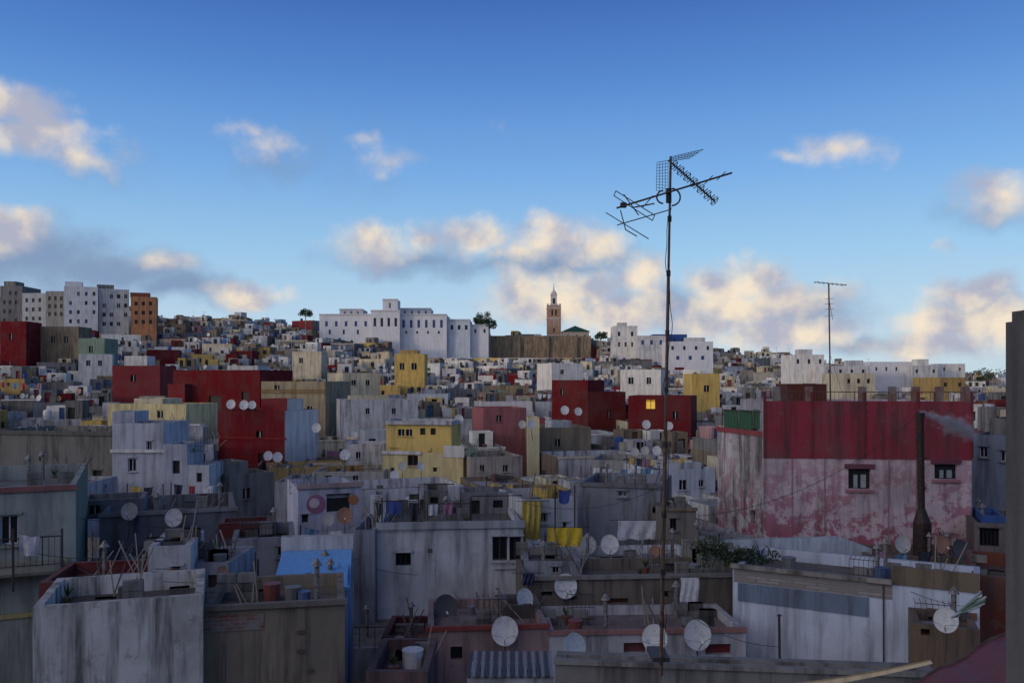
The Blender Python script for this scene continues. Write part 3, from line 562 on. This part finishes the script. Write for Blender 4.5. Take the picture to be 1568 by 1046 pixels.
def laundry(p,q,h,n,name='laundry_line',post=True):
    p=Vector(p);q=Vector(q);mb=MB(); L=(q-p).length; t=(q-p)/L; nn=Vector((-t.y,t.x,0)).normalized()
    if post:
        mb.tube(p-Vector((0,0,h)),p+Vector((0,0,.05)),.03,PIPE,ME,5); mb.tube(q-Vector((0,0,h)),q+Vector((0,0,.05)),.03,PIPE,ME,5)
    def S(s): u=s/L; return p+t*s-Vector((0,0,.16*4*u*(1-u)))
    for i in range(8): mb.tube(S(L*i/8),S(L*(i+1)/8),.006,PIPE,ME,4)
    s=.15
    while s<L-.5 and n>0:
        cw=random.uniform(.3,.8); ch=random.uniform(.4,.95)
        if s+cw>L-.05: break
        c=random.choice(CL); ph=random.uniform(0,6)
        def C(i,j):
            a=s+cw*i/6*(1-.04*j); return S(a)+nn*(.05*math.sin(ph+i*1.3)*j/3+.02*math.sin(i*2.1))-Vector((0,0,ch*j/4+.02*math.sin(ph+i)*(j>0)))
        for i in range(6):
            for j in range(4): mb.poly((C(i,j),C(i+1,j),C(i+1,j+1),C(i,j+1)),c,PN)
        s+=cw+random.uniform(.05,.5); n-=1
    mb.obj(name,(0,0,0))
nd=na=nl=0
for (xc,yy,w,dp,zt,lim,c,s,yaw) in SPOTS:
    if yy<30: continue
    def loc(a,b): return xc+c*a-s*b, yy+s*a+c*b
    if yy<220 and zt+1.0<lim:
        for k in range(random.choices([0,1,2,3],[5,3,1.2,.5])[0]):
            a=random.uniform(-w/2+.3,w/2-.3); X,Y=loc(a,.1); dish(X,Y,zt,random.uniform(.75,1.0)); nd+=1
    if random.random()<.26 and lim>1e6:
        X,Y=loc(random.uniform(-w/2+.3,w/2-.3),random.uniform(.5,3)); inst(random.choice(AM),'tv_antenna',(X,Y,zt-.2),random.uniform(0,3),random.uniform(.7,1.3)); na+=1
    if yy<180 and random.random()<.32 and zt+1.1<lim:
        X,Y=loc(-w/2+.3,.9); X2,Y2=loc(w/2-.3,1.3); laundry((X,Y,zt+1.1),(X2,Y2,zt+1.1),2.0,random.randint(2,6)); nl+=1
print('dishes',nd,na,nl)
for u,v,d,px,k,yw in [(197,783,28.9,27,1,.1),(265,793,29,28,0,.1),(773,967,21.8,44,0,.0),(884,992,18,44,0,.6),(1002,978,21.5,42,0,-.3),(1070,973,22,46,0,.1),(683,930,24,38,3,.2),
    (867,898,25.4,38,0,.1),(806,917,24,32,0,.6),(934,834,30,30,0,0),(902,834,30.5,28,1,.3),(1384,834,32,26,1,0),(1448,950,18.5,38,0,-.6),(1444,834,32,28,2,.2),(1474,842,32,32,3,.3),(612,988,23,28,1,.3),(650,985,22,28,2,.9),
    (528,790,36,26,2,.2),(502,796,36,20,1,.2),(410,698,60,15,0,0),(425,700,60,16,0,.2),(528,696,58,17,0,0),(353,619,68,15,0,0),(373,620,68,15,0,0),(386,620,68,13,0,.2),(484,655,64,15,0,.1),
    (865,628,74,14,0,0),(886,630,74,13,0,.2),(703,642,64,15,0,.2),(1004,846,28.5,22,2,0),(990,650,80,14,0,0),(1025,652,80,13,0,0),(972,692,60,14,1,0),(988,690,60,14,1,0),(1006,690,60,15,0,0),(342,876,20.6,20,2,.7),(815,650,70,15,0,.4),
    (941,731,52,22,1,.2),(616,714,58,14,1,0),(604,728,57,16,0,0),(800,650,72,13,1,0),(645,714,57,13,0,.4)]:
    sc=px/(.9*F/d); p=pt(u,v,d); dish(p.x,p.y,p.z-.62*sc,sc,k,yw)
for u0,u1,v,d,n in [(195,250,742,46,5),(262,345,740,45,6),(0,90,585,110,6),(745,800,738,50,5),(905,1010,715,55,6),(330,395,858,24,3),(460,552,806,31,2),(850,880,745,31,4),(20,95,812,22.3,2),(585,720,764,30.5,4),(800,835,820,31,2),(1340,1430,842,31.5,3),(960,1060,700,60,6),(600,700,640,78,4)]:
    laundry(pt(u0,v,d),pt(u1,v,d+.3),1.6,n)
def cloth(name,u0,u1,v0,v1,d,col,fold=.07):
    mb=MB(); p=pt(u0,v0,d); q=pt(u1,v0,d); H=(v1-v0)/F*d; n=16
    def C(i,j): return p.lerp(q,i/n)+Vector((0.02*math.sin(j),fold*math.sin(i*1.15+.4*j)*(.3+j/6),-H*j/6*(1+.04*math.sin(i*.9))))
    for i in range(n):
        for j in range(6): mb.poly((C(i,j),C(i+1,j),C(i+1,j+1),C(i,j+1)),col,PN)
    mb.tube(p+Vector((-.3,0,.02)),q+Vector((.3,0,.02)),.012,PIPE,ME,5); mb.obj(name,smooth=True)
cloth('hanging_yellow_blanket',838,891,808,850,31,srgb(206,178,40))
cloth('hanging_yellow_cloth',804,828,768,835,31.6,srgb(176,158,80))
cloth('hanging_white_sheet',946,1011,797,826,34,srgb(200,204,212),.05)
cloth('hanging_orange_towel',258,268,872,891,19.9,srgb(200,84,40),.02)
cloth('hanging_blue_jeans',800,818,878,896,25,srgb(24,30,70),.03)
cloth('hanging_tarpaulin',1042,1070,884,925,25.2,srgb(200,204,208),.015)
# ---------------- main antenna mast ----------------
em=bpy.data.objects.new('tv_antenna_mast',None); bpy.context.scene.collection.objects.link(em)
RU=srgb(104,84,70,0); mb=MB(); D=12
b=pt(1012,1034,D); t=pt(1027,240,D)
mb.tube(b,b.lerp(t,.45),.030,RU,ME,10); mb.tube(b.lerp(t,.44),b.lerp(t,.78),.024,RU,ME,10); mb.tube(b.lerp(t,.77),t,.018,RU,ME,10)
for k in(.1,.2,.31,.445,.55,.66,.775,.88): c=b.lerp(t,k); mb.tube(c-Vector((0,0,.04)),c+Vector((0,0,.04)),.038 if k<.5 else .03,(0.03,0.03,0.03,0),ME,8)
prev=None
for i in range(60):
    k=i/59; c=b.lerp(t,.02+.88*k)+Vector((.05*math.sin(k*19)+.012*math.sin(k*70),-.04,0))
    if prev: mb.tube(prev,c,.006,(0.015,0.015,0.015,0),PN,4)
    prev=c
mb.box(b.x-.12,b.x+.12,b.y-.03,b.y+.5,b.z+.2,b.z+.26,PIPE,ME); mb.obj('mast',parent=em)
mb=MB(); AL=srgb(70,66,64)
L=lambda a,c,r=.008,col=AL:mb.tube(a,c,r,col,ME,5)
L(pt(944,319,D),pt(1121,265,D-.15),.014)
L(pt(928,326,D+.5),pt(993,366,D-.7),.007); L(pt(1000,300,D+.15),pt(984,318,D-.1),.007)
a=pt(940,300,D+.45); c=pt(999,338,D-.6); off=Vector((.03,0,.07))
L(a,c,.007); L(a+off,c+off,.007); L(a,a+off,.007); L(c,c+off,.007)
L(pt(955,298,D),pt(978,330,D),.008); L(pt(950,322,D),pt(958,352,D-.05),.008); L(pt(958,352,D),pt(975,362,D-.1),.008)
L(pt(945,345,D+.1),pt(1024,322,D),.008); L(pt(970,318,D),pt(1002,312,D),.01)
mb.box(pt(950,0,D).x,pt(959,0,D).x,D-.04,D+.04,pt(0,318,D).z,pt(0,311,D).z,(0.03,0.03,0.03,0),PN)
for u in(1104,1085): p=pt(u,265+(1121-u)*.3,D); L(p+Vector((0,-.25,0)),p+Vector((0,.25,0)),.006)
for cx,sg,r1 in((1034,1,.12),(1010,-1,.09)):
    pr=None
    for i in range(13):
        a=math.pi*i/12; p=pt(cx,300,D)+Vector((sg*(-.05+r1*math.sin(a)),0,r1*math.cos(a)-.02))
        if pr: L(pr,p,.012)
        pr=p
c=pt(1024,300,D); mb.tube(c-Vector((0,0,.1)),c+Vector((0,0,.1)),.04,(0.02,0.02,0.02,0),ME,8)
mb.obj('vhf_yagi',parent=em)
mb=MB()
s=pt(1024,246,D); e=pt(1094,308,D-.5); L(s,e,.012)
dv=(e-s).normalized(); per=Vector((.78,0,.62)).normalized(); per2=dv.cross(per).normalized()
for i in range(13):
    p=s.lerp(e,.12+.88*i/12); r=.066
    for q in(per,per2): L(p-q*r,p+q*r,.007)
    for q in range(8):
        a0=2*math.pi*q/8;a1=2*math.pi*(q+1)/8
        if i%2==0: L(p+(per*math.cos(a0)+per2*math.sin(a0))*r,p+(per*math.cos(a1)+per2*math.sin(a1))*r,.005)
def gridp(A,B,C_,D_,n,m):
    for i in range(n+1): L(A.lerp(D_,i/n),B.lerp(C_,i/n),.0035)
    for i in range(m+1): L(A.lerp(B,i/m),D_.lerp(C_,i/m),.0035)
gridp(pt(1006,249,D-.2),pt(1023,246,D+.3),pt(1023,294,D+.3),pt(1005,292,D-.2),10,4)
gridp(pt(1022,248,D+.2),pt(1030,240,D-.45),pt(1077,229,D-.45),pt(1056,243,D+.2),9,3)
mb.obj('uhf_yagi',parent=em)
mb=MB(); D2=41; b=pt(1272,606,D2); t=pt(1269,434,D2); mb.tube(b-Vector((0,0,1)),t,.035,RU,ME,6)
for sx in(-.5,.5): mb.tube(pt(1272,545,D2),pt(1272+sx*34,600,D2),.008,PIPE,ME,4)
mb.tube(pt(1247,432,D2),pt(1296,437,D2),.02,PIPE,ME,4)
for i in range(7): p=pt(1250+i*7,432.5+i*.7,D2); mb.tube(p+Vector((0,-.35,0)),p+Vector((0,.35,.0)),.012,PIPE,ME,4)
for v in(458,466,474,484): mb.tube(pt(1263,v,D2),pt(1277,v-1,D2),.012,PIPE,ME,4)
mb.tube(pt(1269,455,D2),pt(1275,490,D2),.012,PIPE,ME,4); mb.obj('rooftop_tv_antenna')
mb=MB(); D3=34.5; BK=(0.02,0.018,0.018,0)
mb.tube(pt(1411,790,D3),pt(1409,634,D3),.14,BK,ME,14,.14); mb.tube(pt(1409,640,D3),pt(1409,632,D3),.17,BK,ME,14)
mb.tube(pt(1412,920,D3),pt(1412,800,D3),.36,BK,ME,14,.34); mb.tube(pt(1412,800,D3),pt(1411,778,D3),.34,BK,ME,14,.14)
for v in(700,745): mb.tube(pt(1411,v,D3),pt(1411,v+4,D3),.165,srgb(60,40,34),ME,14)
mb.obj('smoking_chimney_stack')
bpy.ops.mesh.primitive_cube_add(size=1); o=bpy.context.object; o.name='chimney_smoke'
p=pt(1452,656,D3); o.location=p; o.scale=(2.3,.9,1.9)
m=bpy.data.materials.new('smoke'); m.use_nodes=True; nt=m.node_tree; nt.nodes.clear(); out=N(nt,'ShaderNodeOutputMaterial'); vs=N(nt,'ShaderNodeVolumePrincipled'); nt.links.new(vs.outputs[0],out.inputs['Volume'])
vs.inputs['Color'].default_value=(0.86,0.93,1,1); vs.inputs['Anisotropy'].default_value=0.0
tc=N(nt,'ShaderNodeTexCoord'); g=N(nt,'ShaderNodeSeparateXYZ'); nt.links.new(tc.outputs['Object'],g.inputs[0])
nz=noise_n(nt,tc.outputs['Object'],3.0,3,.6)
X=mth(nt,'ADD',g.outputs[0],.5); zc=mth(nt,'ADD',g.outputs[2],mth(nt,'SUBTRACT',mth(nt,'MULTIPLY',mth(nt,'SUBTRACT',nz,.5),.8),mth(nt,'MULTIPLY',mth(nt,'SUBTRACT',.75,X),.40)))
wd=mth(nt,'ADD',mth(nt,'MULTIPLY',X,.20),.07)
r=mth(nt,'SQRT',mth(nt,'ADD',mth(nt,'MULTIPLY',zc,zc),mth(nt,'MULTIPLY',mth(nt,'MULTIPLY',g.outputs[1],g.outputs[1]),.4)))
den=mth(nt,'MULTIPLY',mth(nt,'MAXIMUM',mth(nt,'SUBTRACT',1.0,mth(nt,'DIVIDE',r,wd)),0.0),mr(nt,X,.75,1.0,1,0))
nt.links.new(mth(nt,'MULTIPLY',den,9.0),vs.inputs['Density']); o.data.materials.append(m)
# awning bottom right
mb=MB(); AR=srgb(92,26,36,.2)
def G(i,j): 
    a=pt(1385,1052,5.6).lerp(pt(1660,880,5.2),i/14); b2=pt(1700,1150,3.6); c=a.lerp(b2,j/6); c.z-=.10*math.sin(math.pi*i/14)*(1-j/6)*.5+.015*math.sin(i*1.7); return c
for i in range(14):
    for j in range(6): mb.poly((G(i,j),G(i+1,j),G(i+1,j+1),G(i,j+1)),AR,PN)
for i in range(14): mb.tube(G(i,0),G(i+1,0),.012,srgb(50,16,24),PN,5)
mb.obj('dark_red_awning',smooth=True)
mb=MB(); n=16
def Y(i,k): 
    t=i/n; p=pt(1080+t*345,1054-44*t+10*math.sin(t*3.1),7.2-1.2*t); return p+Vector((0,-.03*k,-(.05*(1-.7*t))*k))
for i in range(n): 
    mb.poly((Y(i,1),Y(i+1,1),Y(i+1,0),Y(i,0)),srgb(180,164,134),PN); mb.tube(Y(i,0),Y(i+1,0),.006,srgb(140,120,90),PN,5)
mb.obj('pale_canvas_valance')
mb=MB()
for k in range(9):
    a=pt(1462+random.uniform(-6,6),945+random.uniform(-8,8),18); b=pt(1505+random.uniform(-10,6),915+random.uniform(-12,18),17.6); mb.tube(a,b,.02,random.choice([srgb(70,110,60),W3,srgb(150,160,170)]),PN,5)
mb.obj('folded_deck_chairs')
mb=MB(); mb.tube(pt(1194,1030,13),pt(1193,940,13),.02,PIPE,ME,6); mb.tube(pt(1190,942,13),pt(1197,942,13),.012,PIPE,ME,5); mb.obj('metal_post')
mb=MB()
def cable(a,b,sag,r=.008):
    pr=None
    for i in range(17):
        k=i/16; p=a.lerp(b,k)-Vector((0,0,sag*4*k*(1-k)))
        if pr: mb.tube(pr,p,r,(0.02,0.02,0.02,0),PN,4)
        pr=p
for a,b,s,r in [((-20,765,24),(448,800,34),.5,.012),((455,820,30),(640,880,29),.3,.01),((1020,905,20),(1195,990,13),.3,.006),((0,830,23),(240,835,24),.4,.01),((120,870,20),(330,905,19),.3,.009),((1068,790,31),(1400,640,34.5),.8,.01),((802,770,31),(1010,745,34),.5,.01),((250,890,18),(560,850,25),.3,.008),((1350,880,24),(1500,930,19),.2,.008),((1015,1000,12),(884,1000,17),.2,.005)]:
    cable(pt(*a),pt(*b),s,r)
mb.obj('overhead_cables')
# ---------------- vegetation ----------------
def leafball(mb,c,rx,ry,rz,n,sz,cols_):
    for i in range(n):
        while True:
            q=Vector([random.uniform(-1,1) for _ in range(3)])
            if .15<q.length<1: break
        p=Vector(c)+Vector((q.x*rx,q.y*ry,q.z*rz)); a=Vector([random.gauss(0,1) for _ in range(3)]).normalized(); b=a.orthogonal().normalized(); s=sz*random.uniform(.6,1.4)
        mb.poly((p-a*s,p-b*s*.5,p+a*s,p+b*s*.5),random.choice(cols_),FO)
def tree(u,v,d,hh,rw,name='broadleaf_tree'):
    mb=MB(); p=pt(u,v,d); gz=ground(p.x,p.y); top=p.z
    mb.tube((p.x,p.y,gz-.3),(p.x,p.y,top-hh*.5),.22,BRN,PN,8,.12)
    for k in range(9):
        a=k*2.4; e=Vector((p.x+math.cos(a)*rw*.6,p.y+math.sin(a)*rw*.6,top-hh*random.uniform(.15,.6))); mb.tube((p.x,p.y,top-hh*.75),e,.08,BRN,PN,5,.03); leafball(mb,e,rw*.42,rw*.42,hh*.2,90,.22,GC)
    mb.obj(name)
tree(740,477,256,5.5,2.6); tree(750,486,256,4.5,2.2); tree(732,482,257,4.5,1.6)
tree(920,508,240,3,2); tree(1508,570,260,4,3); tree(468,470,258,4,2.2)
mb=MB()
for i in range(60):
    u=1400+i*6+random.uniform(-4,4); d=random.uniform(285,330); p=pt(u,576+random.uniform(-5,4),d); mb.tube((p.x,p.y,ground(p.x,p.y)-1),p,.2,BRN,PN,5,.1); leafball(mb,p,2.4,2.4,2.0,70,.35,GC)
mb.obj('distant_tree_row')
mb=MB()
for i in range(26):
    u=1070+random.random()**1.3*115; p=pt(u,856-(u<1110)*random.uniform(0,22)+random.uniform(-6,6),25.4)
    leafball(mb,p,.3,.3,.22,50,.05,GC)
    for q in range(6):
        a=random.uniform(0,6.28); e=p+Vector((math.cos(a)*.3,math.sin(a)*.3,random.uniform(.1,.45))); s2=Vector((-math.sin(a),math.cos(a),0))*.02; mb.poly((p,(p+e)/2+s2+Vector((0,0,.1)),e,(p+e)/2-s2+Vector((0,0,.1))),random.choice(GC),FO)
mb.obj('rooftop_fern_planting')

# ---------------- ground: valley of the medina, with an unseen hill added behind the viewer to shade the near roofs ----------------
xs=[-6000,-3000,-1500,-800,-500]+[i*12 for i in range(-34,35)]+[500,800,1500,3000,6000]
ys=[-3000,-1200,-600,-400,-300,-240,-200,-170,-150,-135,-120,-105,-90,-75,-60,-45,-30,-18,-8]+[i*8 for i in range(0,58)]+[500,600,800,1200,2000,4000,8000]
vs_=[];fs=[]
for yy in ys:
    for xx in xs:
        z=ground(xx,yy)
        if yy>430: z-=min(30,(yy-430)*.06)
        if yy<-20: z+=60*sm(-20,-150,yy)+5*math.sin(xx*.021)*sm(-60,-150,yy)
        vs_.append((xx,yy,z))
nx=len(xs)
for j in range(len(ys)-1):
    for i in range(nx-1): a=j*nx+i; fs.append((a,a+1,a+nx+1,a+nx))
me=bpy.data.meshes.new('ground'); me.from_pydata(vs_,[],fs); o=bpy.data.objects.new('ground',me); bpy.context.scene.collection.objects.link(o)
m,nt,bs=newmat('packed_earth'); g=N(nt,'ShaderNodeNewGeometry'); nt.links.new(mix(nt,mr(nt,noise_n(nt,g.outputs['Position'],.08,5),.4,.6),(0.22,0.20,0.17,1),(0.13,0.13,0.09,1)),bs.inputs['Base Color']); bs.inputs['Roughness'].default_value=1; me.materials.append(m)

# ---------------- sky ----------------
SUN_EL=math.radians(7.5); SUN_AZ=math.radians(-128)
w=bpy.data.worlds.new('World'); bpy.context.scene.world=w; w.use_nodes=True; nt=w.node_tree; L_=nt.links
bg=nt.nodes['Background']
sky=N(nt,'ShaderNodeTexSky'); sky.sky_type='NISHITA'; sky.sun_disc=False; sky.sun_elevation=SUN_EL; sky.sun_rotation=SUN_AZ; sky.ozone_density=2.0
dirv=Vector((math.sin(SUN_AZ)*math.cos(SUN_EL),math.cos(SUN_AZ)*math.cos(SUN_EL),math.sin(SUN_EL)))
tc=N(nt,'ShaderNodeTexCoord'); sp=N(nt,'ShaderNodeSeparateXYZ'); L_.new(tc.outputs['Generated'],sp.inputs[0])
hl=mth(nt,'SQRT',mth(nt,'ADD',mth(nt,'MULTIPLY',sp.outputs[0],sp.outputs[0]),mth(nt,'MULTIPLY',sp.outputs[1],sp.outputs[1])))
el=mth(nt,'DIVIDE',sp.outputs[2],mth(nt,'MAXIMUM',hl,.02)); az=mth(nt,'ARCTAN2',sp.outputs[0],sp.outputs[1])
cr=N(nt,'ShaderNodeValToRGB'); L_.new(mr(nt,el,0,1.2),cr.inputs[0]); r_=cr.color_ramp
stops=[(0,(206,230,244)),(.06,(192,222,248)),(.12,(164,210,248)),(.2,(124,180,242)),(.29,(86,142,220)),(.38,(58,104,190)),(.6,(36,74,146)),(1,(26,54,114))]
while len(r_.elements)<len(stops): r_.elements.new(.5)
for e,(p,c) in zip(r_.elements,stops): e.position=p; e.color=srgb(*c)[:3]+(1,)
nis=mix(nt,1.0,sky.outputs[0],(0.11,0.11,0.11,1),'MULTIPLY')
base=mix(nt,.8,nis,cr.outputs[0])
def vm(op,a,b):
    n=N(nt,'ShaderNodeVectorMath',operation=op)
    for i,x in enumerate((a,b)):
        if x is None: continue
        if isinstance(x,tuple): n.inputs[i].default_value=x
        else: L_.new(x,n.inputs[i])
    return n
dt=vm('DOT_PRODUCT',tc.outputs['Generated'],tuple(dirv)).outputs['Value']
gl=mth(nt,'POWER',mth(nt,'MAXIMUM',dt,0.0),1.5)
base=mix(nt,1.0,base,mix(nt,gl,(0,0,0,1),(1.15,1.0,.84,1)),'ADD')  # extra warm glow added to the unseen sky behind the viewer, brightens the land
vec=N(nt,'ShaderNodeCombineXYZ'); L_.new(az,vec.inputs[0]); L_.new(el,vec.inputs[1])
nw=N(nt,'ShaderNodeTexNoise'); nw.inputs['Scale'].default_value=18; nw.inputs['Detail'].default_value=5; nw.inputs['Roughness'].default_value=.5; L_.new(vec.outputs[0],nw.inputs['Vector'])
wv=vm('MULTIPLY',vm('SUBTRACT',nw.outputs['Color'],(.5,.5,.5)).outputs[0],(.06,.05,0))
pv=vm('ADD',vec.outputs[0],wv.outputs[0]).outputs[0]
def blobs(lst,k=1.18):
    acc=None
    for u,v,wu,wv_,s in lst:
        rr=math.hypot(F,u-UC); ca=math.atan2(u-UC,F); ce=(VH-v)/rr
        n0=N(nt,'ShaderNodeVectorMath',operation='MULTIPLY_ADD'); ax=rr/(wu*k); ay=rr/(wv_*k)
        L_.new(pv,n0.inputs[0]); n0.inputs[1].default_value=(ax,ay,0); n0.inputs[2].default_value=(-ca*ax,-ce*ay,0)
        ln=vm('LENGTH',n0.outputs[0],None).outputs['Value']
        m1=N(nt,'ShaderNodeMath',operation='MULTIPLY_ADD'); L_.new(ln,m1.inputs[0]); m1.inputs[1].default_value=-s/1.05; m1.inputs[2].default_value=s*1.25/1.05
        acc=m1.outputs[0] if acc is None else mth(nt,'MAXIMUM',acc,m1.outputs[0])
    return acc
bright=[(5,160,100,44,1),(70,195,80,38,.95),(30,212,95,26,.85),(130,235,65,32,.5),(5,350,65,38,1.1),(378,205,44,20,.42),(412,222,42,28,.55),(590,243,46,22,.5),(560,228,34,18,.36),
(575,375,64,34,.8),(655,360,46,27,.85),(725,358,58,30,.95),(795,380,54,26,.8),(855,360,66,30,1),(905,378,52,28,.85),(385,450,58,22,1),(240,400,56,18,.55),
(800,445,56,36,.9),(845,470,100,36,1),(905,440,60,38,.95),(985,425,48,34,.9),(950,482,100,36,.95),(1105,430,58,36,1),(1160,428,56,34,1),(1190,458,70,34,1),(1140,475,100,40,1),(1175,512,105,32,1),(1090,505,80,26,.9),(1255,450,52,28,.75),(1250,505,70,24,.85),
(1495,450,66,30,1),(1460,492,90,36,1),(1540,495,66,44,1),(1430,528,95,26,1),(1290,228,64,28,.65),(1215,240,40,18,.5),(1530,293,60,32,.7),(1438,372,30,14,.42),(760,188,15,18,.42)]
grey=[(140,245,80,40,.42),(50,395,130,60,1),(175,415,120,38,1),(275,442,90,28,.95),(425,250,56,32,.48),(500,240,120,56,.24),(580,290,44,34,.26),(640,398,135,26,.75),(850,402,125,28,.9),(760,412,95,18,.6),(900,470,120,30,.65),(1010,475,100,36,.9),(1230,470,85,36,.9),(1060,495,90,24,.7),(1500,475,70,24,.7),(1320,528,70,20,.75),(1520,320,75,28,.5)]
gB=blobs(bright); gG=blobs(grey,1.25)
nn=noise_n(nt,vec.outputs[0],28,6,.56)
def ss(v,a,b):
    n=N(nt,'ShaderNodeMapRange',interpolation_type='SMOOTHSTEP'); n.inputs[1].default_value=a; n.inputs[2].default_value=b; L_.new(v,n.inputs[0]); return n.outputs[0]
dB=mth(nt,'MULTIPLY',ss(mth(nt,'ADD',gB,mth(nt,'MULTIPLY',mth(nt,'SUBTRACT',nn,.5),1.0)),.06,.95),.94)
dG=mth(nt,'MULTIPLY',ss(mth(nt,'ADD',gG,mth(nt,'MULTIPLY',mth(nt,'SUBTRACT',nn,.5),.7)),.02,1.0),.9)
shade=noise_n(nt,vm('ADD',vec.outputs[0],(.012,-.016,0)).outputs[0],17,4,.5)
warm=mix(nt,ss(shade,.38,.64),srgb(248,230,204)[:3]+(1,),srgb(176,178,196)[:3]+(1,))
c1=mix(nt,dG,base,srgb(128,150,184)[:3]+(1,)); c2=mix(nt,dB,c1,warm)
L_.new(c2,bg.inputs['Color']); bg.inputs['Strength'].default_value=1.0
sd=bpy.data.lights.new('sun','SUN'); so=bpy.data.objects.new('sun',sd); bpy.context.scene.collection.objects.link(so); sd.energy=.85; sd.angle=math.radians(7); sd.color=(1,.78,.55)
so.rotation_euler=dirv.to_track_quat('Z','Y').to_euler()
cd=bpy.data.cameras.new('camera'); co=bpy.data.objects.new('camera',cd); bpy.context.scene.collection.objects.link(co); co.location=(0,0,EYE); co.rotation_euler=(math.pi/2,0,0)
cd.sensor_width=36; cd.lens=36*F/1568; cd.shift_y=(VH-523)/1568; cd.clip_end=20000; cd.clip_start=.1
bpy.context.scene.camera=co
bpy.context.scene.view_settings.view_transform='Standard'; bpy.context.scene.view_settings.look='None'; bpy.context.scene.view_settings.exposure=0
